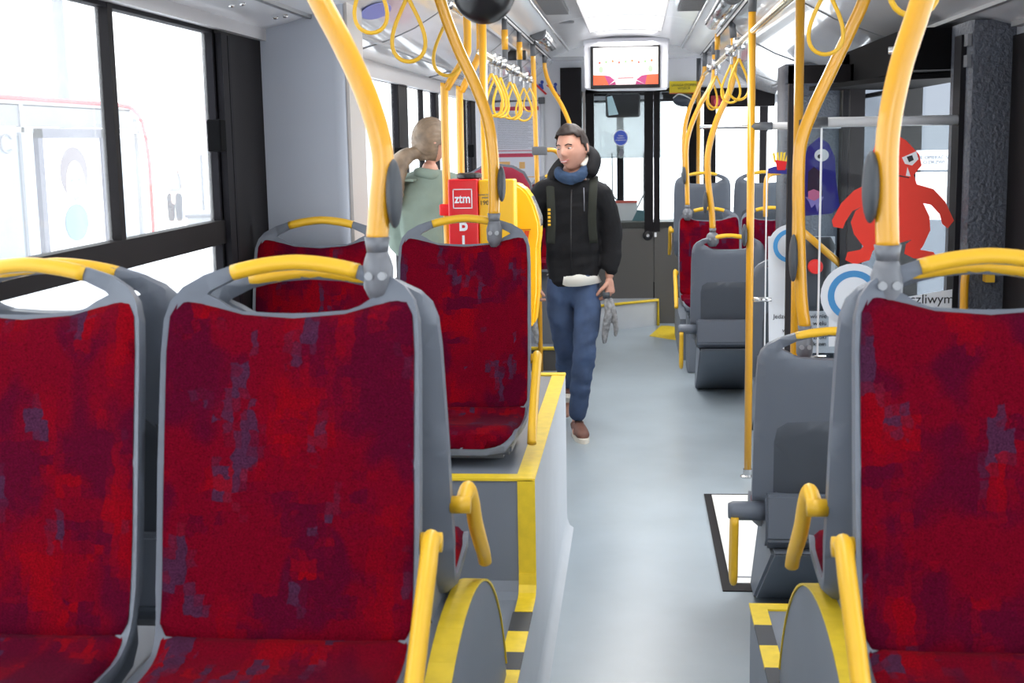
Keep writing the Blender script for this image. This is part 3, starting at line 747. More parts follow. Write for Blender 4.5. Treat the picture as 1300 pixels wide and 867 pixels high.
# ================================================================ POLES, RAILS, STRAPS
def s_pole(name, pts, r, label, pad=None, clamp=None, sleeve=0.10, group='yellow grab poles', n=8, cl_r=0.027, foot=False):
    P = smooth_path(pts, n) if len(pts) > 2 else [Vector(p) for p in pts]
    t = thing(name, label, 'pole', P[0], group)
    obj('tube', tb(P, r, seg=16), M['yellow'], t)
    if sleeve:
        top = P[-1]; d = (P[-2]-P[-1]).normalized()
        obj('sleeve', tb([top, top + d*sleeve], r*1.12, seg=16), M['sleeve'], t)
    if pad:
        px, py, pz, hh = pad
        bm = ell(bmesh.new(), (px, py, pz), (0.014, 0.030, hh))
        obj('pad', bm, M['pad'], t)
    if clamp:
        c = Vector(P[0])
        bm = bmesh.new()
        tube(bm, [c + Vector((0, 0, 0.004)), c + Vector((0, 0, -0.022))], [r*1.15, r*0.95], seg=18)
        tube(bm, [c + Vector((0, 0, -0.02)), c + Vector((0, 0, -0.035)), c + Vector((0, 0, -0.05)), c + Vector((0, 0, -0.085)), c + Vector((0, 0, -0.11))], [r*0.9, cl_r*0.85, cl_r, cl_r*0.95, cl_r*0.5], seg=18)
        j = obj('clamp', bm, M['joint'], t)
        bb = bmesh.new()
        for dx in (-0.5, 0.5): lathe(bb, [(0.0075, -cl_r-0.003), (0.0075, -cl_r*0.6)], c + Vector((dx*cl_r*0.85, 0, -0.062)), 'y', 10)
        obj('bolts', bb, M['bolt'], j)
    if foot:
        c = P[0]
        obj('foot', lathe(bmesh.new(), [(r*2.0, 0), (r*2.0, 0.006), (r*1.25, 0.012), (r*1.25, 0.04)], c), M['steel'], t)
    return t
R1 = 0.0195
s_pole('grab_pole', [(-0.445, 2.22, 1.535), (-0.438, 2.22, 1.60), (-0.431, 2.22, 1.68), (-0.452, 2.22, 1.77), (-0.490, 2.22, 1.86), (-0.535, 2.22, 1.95), (-0.60, 2.22, 2.09), (-0.68, 2.22, 2.26), (-0.735, 2.22, 2.39)], R1,
       'thick bent yellow pole clamped to the large red seat on the left', pad=(-0.413, 2.22, 1.613, 0.060), clamp=True)
s_pole('grab_pole', [(0.420, 2.22, 1.512), (0.416, 2.22, 1.60), (0.416, 2.22, 1.70), (0.432, 2.22, 1.80), (0.458, 2.22, 1.89), (0.49, 2.22, 2.0), (0.53, 2.22, 2.17), (0.575, 2.22, 2.39)], R1,
       'thick bent yellow pole clamped to the large red seat on the right', pad=(0.390, 2.22, 1.612, 0.060), clamp=True)
s_pole('grab_pole', [(-0.477, 4.40, 1.452), (-0.474, 4.40, 1.55), (-0.477, 4.40, 1.66), (-0.492, 4.40, 1.77), (-0.530, 4.40, 1.88), (-0.576, 4.40, 1.98), (-0.615, 4.40, 2.08), (-0.655, 4.40, 2.20), (-0.70, 4.40, 2.31), (-0.735, 4.40, 2.40)], 0.0195,
       'bent yellow pole clamped to the red seat on the wheel box', pad=(-0.447, 4.38, 1.555, 0.060), clamp=True)
s_pole('grab_pole', [(0.535, 4.15, 1.098), (0.522, 4.15, 1.2), (0.512, 4.15, 1.4), (0.508, 4.15, 1.58), (0.515, 4.15, 1.68), (0.550, 4.15, 1.78), (0.605, 4.15, 1.90), (0.66, 4.15, 2.02), (0.70, 4.15, 2.12), (0.715, 4.15, 2.26)], 0.0195,
       'bent yellow pole clamped to the dark low seat on the right', pad=(0.492, 4.12, 1.32, 0.075), clamp=True, sleeve=0)
def z_pole(y, xl, xu, zk, zk2, label, z0=0.02):
    s = smooth_path([(xl, y, z0), (xl, y, (z0+zk)/2), (xl, y, zk-0.03), (xl+0.012, y, zk+0.03), (xu-0.012, y, zk2-0.03), (xu, y, zk2+0.03), (xu, y, 2.36)], 5)
    t = thing('grab_pole', label, 'pole', s[0], 'yellow grab poles'); obj('tube', tb(s, 0.0175, seg=16), M['yellow'], t)
    return t
z_pole(5.75, -0.832, -0.725, 1.90, 2.09, 'kinked yellow pole carrying the red ticket machine, the nearer of two', 0.0)
z_pole(6.35, -0.845, -0.740, 1.91, 2.12, 'kinked yellow pole just behind the ticket machine pole', 0.0)
s_pole('grab_pole', [(-0.715, 6.25, 0.0), (-0.715, 6.25, 2.40)], 0.0185, 'straight yellow pole right of the kinked pair on the left', sleeve=0)
s_pole('grab_pole', [(-0.70, 9.47, 0.0), (-0.705, 9.47, 1.2), (-0.725, 9.47, 2.40)], 0.0175, 'straight yellow pole left of the man, with a grey side clamp', sleeve=0.11)
t = thing('handrail', 'yellow curved branch rail with grey clamp beside the man\'s head', 'handrail', (-0.70, 9.47, 1.6), None)
obj('clamp', bbox(-0.74, -0.63, 9.44, 9.50, 1.59, 1.65, 0.008), M['sleeve'], t)
obj('tube', tb(smooth_path([(-0.64, 9.47, 1.625), (-0.58, 9.49, 1.62), (-0.54, 9.53, 1.57), (-0.535, 9.6, 1.45)], 6), 0.016), M['yellow'], t)
s_pole('grab_pole', [(-0.48, 10.3, 1.50), (-0.50, 10.5, 1.75), (-0.58, 10.7, 1.95), (-0.68, 10.8, 2.12), (-0.73, 10.85, 2.26), (-0.735, 10.85, 2.40)], 0.0175, 'bent yellow pole coming down behind the man\'s head', sleeve=0.08)
s_pole('grab_pole', [(0.574, 4.72, 0.0), (0.574, 4.72, 2.36)], 0.0165, 'upright yellow pole at the aisle edge of the near glass partition', sleeve=0, foot=True)
s_pole('grab_pole', [(0.561, 6.46, 0.0), (0.561, 6.46, 2.385)], 0.0185, 'slim upright yellow pole standing free at the right of the aisle', sleeve=0.10, foot=True, pad=(0.532, 6.44, 1.22, 0.055))
s_pole('grab_pole', [(0.478, 8.14, 1.135), (0.47, 8.14, 1.25), (0.447, 8.14, 1.45), (0.45, 8.14, 1.62), (0.50, 8.14, 1.80), (0.575, 8.14, 1.97), (0.60, 8.14, 2.10), (0.598, 8.14, 2.25), (0.585, 8.14, 2.385)], 0.019,
       'bent yellow pole on the low grey seat beyond the slim pole', pad=(0.43, 8.12, 1.30, 0.07), clamp=True, cl_r=0.04)
s_pole('grab_pole', [(0.385, 9.72, 1.20), (0.382, 9.72, 1.35), (0.375, 9.72, 1.60), (0.40, 9.72, 1.75), (0.47, 9.72, 1.92), (0.545, 9.72, 2.05), (0.575, 9.72, 2.15), (0.575, 9.72, 2.385)], 0.0175,
       'bent yellow pole on the distant red seat on the right', pad=(0.36, 9.70, 1.42, 0.065), clamp=True, cl_r=0.036)
s_pole('grab_pole', [(0.41, 10.9, 1.45), (0.402, 10.9, 1.6), (0.41, 10.9, 1.78), (0.455, 10.9, 1.95), (0.53, 10.9, 2.12), (0.565, 10.9, 2.22), (0.57, 10.9, 2.385)], 0.0175,
       'bent yellow pole on the farthest raised seat', clamp=True, sleeve=0.12, cl_r=0.032)
s_pole('grab_pole', [(0.56, 11.75, 0.0), (0.56, 11.75, 2.38)], 0.0175, 'farthest straight yellow pole beside the cab', sleeve=0.2)

# grab rails with their hangers
def rail(x, z, y0, y1, label, stubs, r=0.0165, zt=2.39):
    t = thing('grab_rail', label, 'rail', (x, y0, z), 'overhead grab rails')
    obj('tube', tb([(x, y0, z), (x, y1, z)], r, seg=16), M['chrome_rail'], t)
    for y in stubs:
        if z > 2.2 and x < 0: obj('hanger', tb([(x, y, z-0.01), (x, y, zt)], 0.016, seg=14), M['sleeve'], t); continue
        h = obj('hanger', tb([(x, y, z-0.01), (x, y, zt)], 0.016, seg=14), M['sleeve'], t)
        obj('yellow_band', tb([(x, y, z+0.09), (x, y, z+0.20)], 0.019, seg=14), M['yellow'], h)
    return t
rail(-0.73, 2.115, 6.25, 9.47, 'long overhead grab rail on the left side with gold shine', (7.48, 8.43))
rail(-0.73, 2.238, 2.9, 5.6, 'short overhead grab rail over the left seats near the black dome', (4.9,))
rail(0.565, 2.195, 1.5, 11.3, 'long overhead grab rail on the right side', (5.0, 9.2))
# hanging straps
def make_strap():
    t = thing('hanging_strap', '', 'strap')
    pts = []
    for k in range(33):
        a = 2*PI*k/32
        # teardrop: narrow at the top, round at the bottom
        y = 0.055*math.sin(a)*(0.5 - 0.5*math.cos(a))**0.75; z = -0.125 + 0.075*math.cos(a)*1.0 + 0.0*a
        pts.append((0, y, z))
    obj('loop', tube(bmesh.new(), pts, 0.0048, rx=0.0048, seg=8, cap=False), M['yellow_plastic'], t)
    obj('collar', join(tb([(0, -0.017, 0), (0, 0.017, 0)], 0.0225, seg=16), tb([(0, 0, -0.015), (0, 0, -0.052)], 0.008, seg=10)), M['steel'], t)
    return t
strap0 = make_strap(); first = True
def strap(x, y, z, rz, scale, label, group):
    global first
    o = strap0 if first else copy_tree(strap0); first = False
    o.location = (x, y, z); o.rotation_euler = (0, 0, rz); o.scale = (scale,)*3
    o['label'] = label; o['category'] = 'strap'; o['group'] = group
gl = 'yellow hanging straps on the left rail'; gr = 'yellow hanging straps on the right rail'
strap(-0.73, 3.66, 2.238, PI/2+0.25, 1.18, 'thick yellow strap loop at the top edge beside the nearest bent pole', gl)
strap(-0.73, 4.27, 2.238, PI/2+0.15, 1.40, 'whole yellow teardrop strap hanging over the left windows', gl)
strap(-0.73, 5.15, 2.238, PI/2+0.3, 1.42, 'yellow strap loop half behind the bent pole over the left windows', gl)
for k, (y, a) in enumerate(((6.75, 0.1), (6.95, 0.5), (7.2, 0.8), (7.75, 0.2), (8.0, 0.7), (8.7, 0.4))):
    strap(-0.73, y, 2.115, PI/2+a, 1.45, 'one of the bunched thin yellow straps in front of the poster board', gl)
strap(-0.73, 9.2, 2.115, PI/2, 1.1, 'farthest small strap on the left rail by the bent pole', gl)
strap(0.565, 2.78, 2.195, PI/2+0.1, 1.3, 'yellow strap loop at the top edge behind the nearest right pole', gr)
strap(0.565, 4.02, 2.195, PI/2-0.1, 1.30, 'whole yellow teardrop strap right of the upright partition pole', gr)
for k, (y, a) in enumerate(((7.3, 0.3), (7.9, -0.4), (9.3, 0.2), (9.8, 0.8))):
    strap(0.565, y, 2.195, PI/2+a, 1.5, 'one of the thin yellow straps around the far right bent poles', gr)

# black dome hanging from the ceiling at the top edge
d = thing('mirror_dome', 'black round dome hanging at the top edge over the seats', 'dome', (-0.405, 3.6, 2.09))
bm = bmesh.new(); ell(bm, (-0.405, 3.6, 2.10), (0.086, 0.086, 0.088), 32, 20)
obj('shell', bm, M['black'], d)
obj('stem', tb([(-0.405, 3.6, 2.15), (-0.405, 3.6, 2.47)], 0.015), M['sleeve'], d)

# ================================================================ TICKET MACHINES
tm = thing('ticket_box', 'slim red and yellow ticket sales box clamped to a yellow pole', 'ticket machine', (-0.70, 5.6, 0.78))
yq = 5.56
obj('red_front', bbox(-0.800, -0.672, yq, yq+0.14, 0.78, 1.538, 0.008), M['ticket_red'], tm)
obj('yellow_body', bbox(-0.670, -0.515, yq+0.012, yq+0.15, 0.78, 1.533, 0.008), M['ticket_yellow'], tm)
obj('clamp', bbox(-0.862, -0.795, 5.71, 5.79, 1.375, 1.425, 0.006), M['ticket_red'], tm)
obj('dark_lid', lathe(bmesh.new(), [(0.045, 0), (0.055, 0.006), (0.055, 0.02), (0.045, 0.026)], (-0.715, yq+0.075, 1.537)), M['black'], tm)
# square frame logo with lettering
lx, lz = -0.737, 1.455
bm = bmesh.new()
for a in ((-0.042, 0.042, 0.038, 0.042), (-0.042, 0.042, -0.042, -0.038), (-0.042, -0.038, -0.042, 0.042), (0.038, 0.042, -0.042, 0.042)):
    bx(bm, lx+a[0], lx+a[1], yq-0.0015, yq, lz+a[2], lz+a[3])
obj('logo_frame', bm, M['white'], tm, False)
text('logo_text', 'ztm', 0.055, (lx, yq-0.001, lz-0.001), M['white'], tm, sx=0.82, off=0.0012)
for k, ch in enumerate('BILETY'):
    tt = text('letter', ch, 0.085, (lx, yq-0.001, 1.345-0.082*k), M['white'], tm, sx=0.8, off=0.0025)
text('number', '1901', 0.027, (-0.638, yq+0.011, 1.435), M['ink'], tm)
text('small_print', 'numer boczny\npojazdu', 0.012, (-0.636, yq+0.011, 1.465), M['inkgrey'], tm)
# big rounded yellow machine behind
vm = thing('ticket_machine', 'big yellow ticket machine with a rounded front and red stripes', 'ticket machine', (-0.62, 6.2, 0.6))
pr_ = [(-0.56, 0.80), (-0.47, 0.84), (-0.452, 1.0), (-0.450, 1.20), (-0.440, 1.26), (-0.441, 1.32), (-0.455, 1.37), (-0.468, 1.41), (-0.49, 1.455), (-0.52, 1.487), (-0.56, 1.505), (-0.64, 1.51), (-0.64, 0.80)]
bm = prism(bmesh.new(), pr_, 'y', 6.02, 6.22); bmesh.ops.bevel(bm, geom=bm.edges[:], offset=0.012, segments=3, affect='EDGES')
obj('body', bm, M['ticket_yellow'], vm)
obj('column', box(-0.66, -0.56, 6.05, 6.20, 0.0, 0.80), M['podium'], vm, False)
obj('side_slot', box(-0.585, -0.573, 6.0, 6.02, 1.30, 1.39), M['black'], vm, False)
bm = bmesh.new()
for k in range(3):
    x0 = -0.575+k*0.030
    prism(bm, [(x0, 1.245), (x0+0.020, 1.245), (x0+0.026, 1.283), (x0+0.006, 1.283)], 'y', 6.012, 6.02)
obj('red_stripes', bm, mat('stripe_red', rgb(190, 60, 20), 0.5), vm, False)
obj('stripe_frame', join(box(-0.60, -0.482, 6.014, 6.02, 1.288, 1.291)), mat('stripe_brown', rgb(160, 90, 10), 0.5), vm, False)
obj('display', prism(bmesh.new(), [(-0.437, 1.30), (-0.437, 1.34), (-0.458, 1.395), (-0.478, 1.44), (-0.484, 1.436), (-0.464, 1.39), (-0.445, 1.335), (-0.443, 1.30)], 'y', 6.06, 6.18), M['steel'], vm)

# ================================================================ GLASS PARTITIONS AT THE MIDDLE DOOR
def partition(y, x0, x1, z0, z1, zrail, xp, label, rail_x1):
    t = thing('glass_partition', label, 'partition', ((x0+x1)/2, y, z0), 'glass partitions at the middle door')
    g = obj('pane', box(x0, x1, y-0.004, y+0.004, z0, z1), M['glass_part'], t, False)
    obj('edge', box(x0-0.003, x0+0.003, y-0.005, y+0.005, z0, z1), M['white'], t, False)
    obj('top_rail', tb([(xp+0.10, y, zrail), (rail_x1, y, zrail)], 0.0175, seg=18), M['satin'], t)
    obj('connector', tb([(xp, y, zrail), (xp+0.10, y, zrail)], 0.019, seg=18), M['sleeve'], t)
    for z in (z0+0.35,):
        obj('holder', tb([(xp, y, z+0.1), (x0+0.03, y, z+0.1)], 0.012), M['steel'], t)
    return t
# near partition hangs at Y 4.72, far one at Y 6.46
partition(4.72, 0.655, 1.15, 0.45, 1.735, 1.742, 0.574, 'near clear glass partition with the red one-eyed monster sticker', 1.15)
partition(6.46, 0.638, 1.05, 0.45, 1.72, 1.745, 0.561, 'far clear glass partition with the blue monster sticker', 1.03)
obj('post', tb([(0.7, 0, 0), (0.7, 0, 0.01)], 0.001), M['steel']).name = 'tmp'
bpy.data.objects.remove(bpy.data.objects['tmp'])
# dark grained pillar cover right of the door
pc = thing('pillar_cover', 'dark grained plastic pillar cover right of the middle door', 'pillar', (1.2, 4.76, 0))
obj('cover', prism(bmesh.new(), [(1.138, 4.66), (1.148, 4.645), (1.26, 4.645), (1.30, 4.66), (1.30, 4.92), (1.138, 4.92)], 'z', 0.0, 2.075), M['grain'], pc)
obj('edge_seal', box(1.120, 1.138, 4.70, 4.80, 0.0, 2.03), M['rubber'], pc, False)
for z_h in (1.99, 1.92): obj('hinge', box(1.128, 1.142, 4.650, 4.70, z_h, z_h+0.04), M['joint'], pc, False)
hr = thing('wall_handle', 'small yellow bent handle on the dark pillar', 'handle', (1.16, 4.6, 1.1))
obj('tube', tb(smooth_path([(1.135, 4.6, 1.07), (1.135, 4.6, 1.20), (1.15, 4.6, 1.235), (1.19, 4.62, 1.24), (1.20, 4.64, 1.24)], 5), 0.014), M['yellow'], hr)
obj('end', box(1.205, 1.235, 4.60, 4.645, 1.185, 1.215), M['yellow_plastic'], hr, False)
# door header and the opened leaves
hd = thing('door_header', 'black door header with drive gear above the middle doorway', 'door header', (1.1, 5.6, 1.9))
obj('cover', box(0.98, 1.28, 4.93, 6.42, 1.925, 2.075), M['matt_black'], hd, False)
obj('lever', join(tb([(0.93, 5.0, 2.0), (1.15, 4.95, 2.0)], 0.014, seg=10), tb([(1.05, 4.98, 2.0), (1.05, 4.98, 2.05)], 0.008, seg=8)), M['steel'], hd)
obj('arm', prism(bmesh.new(), [(0.80, 6.2), (1.0, 5.2), (1.28, 4.95), (1.28, 6.3)], 'z', 1.90, 1.92), M['matt_black'], hd, False)
def leaf(x0, x1, y, z0, z1, label, fw=0.05, h=0.07, gm='glass_tint'):
    t = thing('door_leaf', label, 'door', ((x0+x1)/2, y, z0), 'opened leaves of the middle door')
    obj('frame', join(box(x0, x0+fw, y-0.02, y+0.02, z0, z1), box(x1-(fw*0.7 if gm == 'glass_leaf' else 0.008), x1, y-0.02, y+0.02, z0, z1),
        box(x0, x1, y-0.02, y+0.02, z1-h, z1), box(x0, x1, y-0.02, y+0.02, z0, z0+h)), M['frame'], t, False)
    obj('pane', box(x0+0.01, x1-0.01, y-0.003, y+0.003, z0+0.02, z1-0.02), M[gm], t, False)
    return t
leaf(0.695, 1.0, 6.1, 0.05, 2.01, 'opened dark framed door leaf with glass behind the slim poles', 0.045, 0.08, 'glass_leaf')
l2 = leaf(0.955, 1.46, 6.22, 0.05, 2.06, 'opened dark framed door leaf next to the bright gap', 0.10, 0.09)
obj('notice', join(box(1.29, 1.45, 6.195, 6.199, 1.53, 1.62), box(1.29, 1.45, 6.195, 6.199, 1.30, 1.52)), mat('notice_grey', rgb(196, 198, 202), 0.6), l2, False)
text('notice_text', 'NIE OPIERAĆ SIĘ\nO DRZWI', 0.022, (1.37, 6.193, 1.575), M['inkgrey'], l2)
# outside entrance background handled by world; red-knob door valve on a yellow slanted bar
dv = thing('door_valve', 'grey emergency door valve with a red knob behind the glass', 'valve', (0.86, 6.3, 0.9))
obj('housing', plate([(0.765, 0.86), (0.90, 0.86), (0.93, 0.90), (0.935, 1.10), (0.955, 1.17), (0.93, 1.215), (0.775, 1.215), (0.765, 1.17)], [], lambda x, s, side, d: Vector((x, 6.32 - (0.045*(1-math.exp(-d/0.015)) if side > 0 else -0.03), s)), 0.04, 0.05), M['pad'], dv)
obj('knob', lathe(bmesh.new(), [(0.004, -0.03), (0.032, -0.028), (0.036, -0.01), (0.036, 0.0)], (0.852, 6.27, 1.08), 'y'), mat('knob_red', rgb(232, 50, 44), 0.35), dv)
sb = obj('slanted_handrail', tb([(0.775, 6.26, 1.26), (0.985, 6.22, 1.075)], 0.017, seg=16), M['yellow'])
tag(sb, 'slanted bright yellow handrail behind the near glass partition', 'handrail')

# stickers on glass --------------------------------------------------------------------------
def sticker(bm_pts, y, m, name, parent, depth=0.0012):
    bm = bmesh.new(); prism(bm, bm_pts, 'y', y-depth, y); return obj(name, bm, m, parent, False)
def circ(cx, cz, rx, rz, n=28, a0=0, a1=2*PI):
    return [(cx+rx*math.cos(a0+(a1-a0)*k/n), cz+rz*math.sin(a0+(a1-a0)*k/n)) for k in range(n if a1-a0 > 6.2 else n+1)]
FPX = 1650.0
def P2(px, py, y):
    """point of the plane Y = y seen at that photo pixel, used to trace flat sticker outlines onto their pane"""
    v = Vector(((px-650)/FPX, (433.5-py)/FPX, -1.0)); r = cam.matrix_world.to_3x3() @ v
    k = y / r.y; return (r.x*k, 1.7 + r.z*k)
ym = 4.714
rm = thing('monster_sticker', 'red one-eyed monster sticker with drooping arms on the near glass partition', 'sticker', (0.9, 4.71, 1.2))
out = [(1128, 165), (1150, 178), (1167, 196), (1170, 210), (1160, 222), (1164, 234), (1185, 240), (1200, 256), (1211, 280), (1203, 290), (1196, 284), (1193, 272), (1182, 260), (1172, 258),
       (1180, 275), (1181, 292), (1172, 312), (1168, 317), (1185, 320), (1190, 328), (1160, 328), (1148, 322), (1150, 310), (1158, 304), (1140, 309), (1122, 312), (1108, 318), (1104, 330),
       (1085, 336), (1073, 330), (1076, 320), (1092, 317), (1096, 313), (1084, 297), (1080, 282), (1086, 268), (1094, 262), (1082, 268), (1073, 282), (1070, 290), (1058, 288), (1056, 280), (1068, 258), (1084, 242), (1100, 234), (1106, 222), (1106, 200), (1112, 180)]
sticker([P2(x, y, ym) for x, y in out], ym, M['sticker_red'], 'body', rm)
sticker([P2(x, y, ym-0.002) for x, y in ((1145, 200), (1163, 192), (1166, 202), (1158, 210), (1149, 208))], ym-0.002, M['white'], 'eye', rm)
sticker([P2(x, y, ym-0.004) for x, y in ((1151, 199), (1158, 197), (1160, 203), (1154, 206))], ym-0.004, M['ink'], 'pupil', rm)
sticker([P2(x, y, ym-0.002) for x, y in ((1150, 223), (1152, 212), (1156, 224))], ym-0.002, M['paper'], 'tooth', rm)
sticker([P2(x, y, ym-0.002) for x, y in ((1128, 222), (1140, 222), (1154, 225), (1154, 226.2), (1140, 223.6), (1128, 223.5))], ym-0.002, M['ink'], 'mouth', rm)
yb = 6.454
bmn = thing('monster_sticker', 'blue cyclops monster sticker with open mouth on the far glass partition', 'sticker', (0.9, 6.45, 1.3))
out = [(1020, 274), (1020, 205), (1026, 186), (1040, 174), (1052, 182), (1060, 200), (1061, 225), (1066, 262), (1056, 271), (1036, 273)]
sticker([P2(x, y, yb) for x, y in out], yb, M['sticker_blue'], 'body', bmn)
cx, cz = P2(1043, 197, yb)
sticker(circ(cx, cz, 0.034, 0.030), yb-0.002, M['white'], 'eye', bmn)
sticker(circ(cx-0.010, cz-0.006, 0.010, 0.010), yb-0.004, M['ink'], 'pupil', bmn)
sticker([P2(x, y, yb-0.002) for x, y in ((1025, 244), (1026, 218), (1033, 212), (1042, 218), (1044, 248))], yb-0.002, mat('mouth_dark', rgb(48, 34, 60), 0.7), 'mouth', bmn)
sticker([P2(x, y, yb-0.004) for x, y in ((1026, 252), (1026, 243), (1033, 240), (1040, 243), (1041, 250), (1034, 255))], yb-0.004, mat('tongue', rgb(214, 120, 160), 0.6), 'tongue', bmn)
sticker([P2(x, y, yb-0.002) for x, y in ((1022, 250), (1046, 250), (1040, 260), (1038, 270), (1035, 259), (1030, 264), (1027, 256))], yb-0.002, mat('drool', rgb(150, 140, 214), 0.6), 'drool', bmn)
ff = thing('fries_sticker', 'small yellow and red french fries sticker on the far glass partition', 'sticker', (0.70, 6.45, 1.4))
bm = bmesh.new()
for k, (a, b) in enumerate(((984, 982), (988, 987), (991, 992), (994, 996), (997, 1001))):
    prism(bm, [P2(a-1.2, 206, yb), P2(a+1.4, 206, yb), P2(b+1.4, 193, yb), P2(b-1.4, 193+abs(k-2), yb)], 'y', yb-0.0012, yb)
obj('fries', bm, mat('fries_yellow', rgb(236, 200, 50), 0.5), ff, False)
sticker([P2(x, y, yb-0.002) for x, y in ((984, 203), (999, 205), (997, 216), (987, 216))], yb-0.002, M['ticket_red'], 'carton', ff)
sticker([P2(x, y, yb) for x, y in ((975, 220), (975, 214), (984, 211), (1000, 214), (1000, 221))], yb, M['sticker_blue'], 'hand', ff)
def notice(y, pts, cpx, rr, lines, label, big=None, lx=0, ly=0, sz=0.03, lead=0.052):
    t = thing('notice_sticker', label, 'sticker', (P2(pts[0][0], pts[0][1], y)[0], y, 1.0), 'white notices on the glass')
    sticker([P2(a, b, y) for a, b in pts], y, M['film_white'], 'sheet', t)
    cx, cz = P2(cpx[0], cpx[1], y)
    sticker(circ(cx, cz, rr, rr), y-0.002, M['film_white'], 'disc', t)
    bm = bmesh.new(); n = 36
    for k in range(n):
        a, b = 2*PI*k/n, 2*PI*(k+1)/n
        prism(bm, [(cx+rr*0.78*math.cos(a), cz+rr*0.78*math.sin(a)), (cx+rr*0.78*math.cos(b), cz+rr*0.78*math.sin(b)), (cx+rr*0.58*math.cos(b), cz+rr*0.58*math.sin(b)), (cx+rr*0.58*math.cos(a), cz+rr*0.58*math.sin(a))], 'y', y-0.005, y-0.003)
    obj('ring', bm, M['skyblue'], t, False)
    for k, l in enumerate(lines):
        text('text', l, sz, (lx, y-0.003, ly-lead*k), M['ink'], t, align='RIGHT')
    if big: text('title', big[0], big[1], (big[2], y-0.003, big[3]), M['ink'], t, align='RIGHT')
    return t
x_, z_ = P2(1050, 375, yb)
notice(yb, ((975, 300), (1060, 300), (1062, 448), (976, 448)), (1003, 312), 0.105,
       ['Pamiętaj', 'że', '', 'Jedzenie i ustawienie', 'stanowi wielu', 'wycieraniu bzdur', 'zapach na rzadki', 'plamy są efektem'], 'white notice with blue ring and lines of print on the far glass', None, x_, z_, 0.031, 0.0345)
x_, z_ = P2(1170, 380, 4.712)
notice(4.712, ((1052, 400), (1062, 392), (1216, 366), (1217, 392), (1217, 430), (1052, 440)), (1083, 375), 0.115, [], 'white notice with blue ring reading Bądź Życzliwym on the near glass',
       ('Bądź Życzliwym', 0.048, P2(1211, 380, 4.712)[0], z_))
# ================================================================ SCREEN, CAB, FRONT OF THE BUS
tv = thing('ceiling_screen', 'flat information screen in a pale housing under the ceiling at the front', 'screen', (-0.07, 10.8, 2.08))
def tvp(px, py, y=10.8): return P2(px, py, y)
a = tvp(742, 57); b = tvp(848, 115)
bm = bmesh.new()
n = 14; yb0 = 10.8
front = [(a[0] + (b[0]-a[0])*k/n, 10.80 - 0.0*k) for k in range(n+1)]
bm = prism(bmesh.new(), [(a[0], 2.105), (a[0]+0.10, 2.092), (b[0]-0.10, 2.085), (b[0], 2.092), (b[0]+0.01, 2.50), (a[0]-0.01, 2.50)], 'y', 10.8, 11.1)
bmesh.ops.bevel(bm, geom=bm.edges[:], offset=0.008, segments=2, affect='EDGES')
obj('housing', bm, mat('screen_housing', rgb(216, 216, 222), 0.4), tv)
x0, z0 = tvp(750, 114); x1, z1 = tvp(838, 57)
obj('bezel', bbox(x0, x1, 10.775, 10.81, z0+0.005, z1, 0.006), M['black'], tv)
dx0, dz0 = tvp(753.5, 108.5); dx1, dz1 = tvp(835.5, 59.5)
def em(name, c, s=1.15):
    return mat(name, (c[0]*0.2, c[1]*0.2, c[2]*0.2, 1), 0.3, emit=c, estr=s)
obj('display', box(dx0, dx1, 10.772, 10.775, dz0, dz1), em('screen_white', rgb(255, 250, 246), 0.50), tv, False)
W_, H_ = dx1-dx0, dz1-dz0
def sc(poly, m, nm, y=10.770):
    return sticker([(dx0+u*W_, dz0+v*H_) for u, v in poly], y, m, nm, tv)
sc(((0, 0), (0.24, 0), (0.17, 0.26), (0.0, 0.27)), em('screen_orange', rgb(255, 96, 40), 0.42), 'orange_corner')
sc(((0.80, 0), (1, 0), (1, 0.27), (0.83, 0.26)), em('screen_orange2', rgb(255, 96, 40), 0.42), 'orange_corner')
sc(((0.24, 0), (0.37, 0.13), (0.63, 0.13), (0.80, 0), (0.80, -0.0)), em('screen_magenta', rgb(176, 20, 110), 0.42), 'magenta_band')
sc(((0.17, 0.26), (0.24, 0.0), (0.33, 0.13), (0.25, 0.24)), em('screen_magenta2', rgb(190, 40, 120), 0.42), 'magenta_band')
sc(((0.83, 0.26), (0.80, 0.0), (0.66, 0.13), (0.75, 0.24)), em('screen_magenta3', rgb(190, 40, 120), 0.42), 'magenta_band')
sc(((0.33, 0.13), (0.35, 0.0), (0.65, 0.0), (0.67, 0.13), (0.62, 0.20), (0.38, 0.20)), em('screen_pale', rgb(255, 226, 226), 0.45), 'pale_block', 10.768)
sc(((0.38, 0.17), (0.62, 0.17), (0.62, 0.19), (0.38, 0.19)), em('screen_red', rgb(206, 20, 60), 0.42), 'red_line', 10.766)
for k in range(9):
    u = 0.10 + 0.10*k; v = 0.60 + 0.02*((k*7) % 3)
    c = (rgb(235, 90, 80), rgb(150, 200, 130), rgb(240, 120, 60))[k % 3]
    sc([(u+0.018*math.cos(t_), v+0.035*math.sin(t_)) for t_ in [2*PI*q/8 for q in range(8)]], em('screen_dot', c, 0.42), 'dot', 10.768)
for u in (0.12, 0.88):
    sc([(u+0.035*math.cos(t_), 0.42+0.09*math.sin(t_)) for t_ in [2*PI*q/10 for q in range(10)]], em('screen_green', rgb(190, 228, 180), 0.42), 'green_bush', 10.768)
# bulkhead above the cab (ceiling end)
bm = bmesh.new()
bx(bm, -0.66, 1.25, 12.0, 12.06, 2.125, 2.56); bx(bm, XL-0.05, -0.66, 12.0, 12.06, 0.0, 2.56)
struct('wall_front', bm, M['cabwall'])
struct('ceiling_end', join(box(XL, XR, 11.45, 12.02, 2.40, 2.45), box(XL, XR, 11.43, 11.46, 2.40, 2.56)), M['ceiling'])
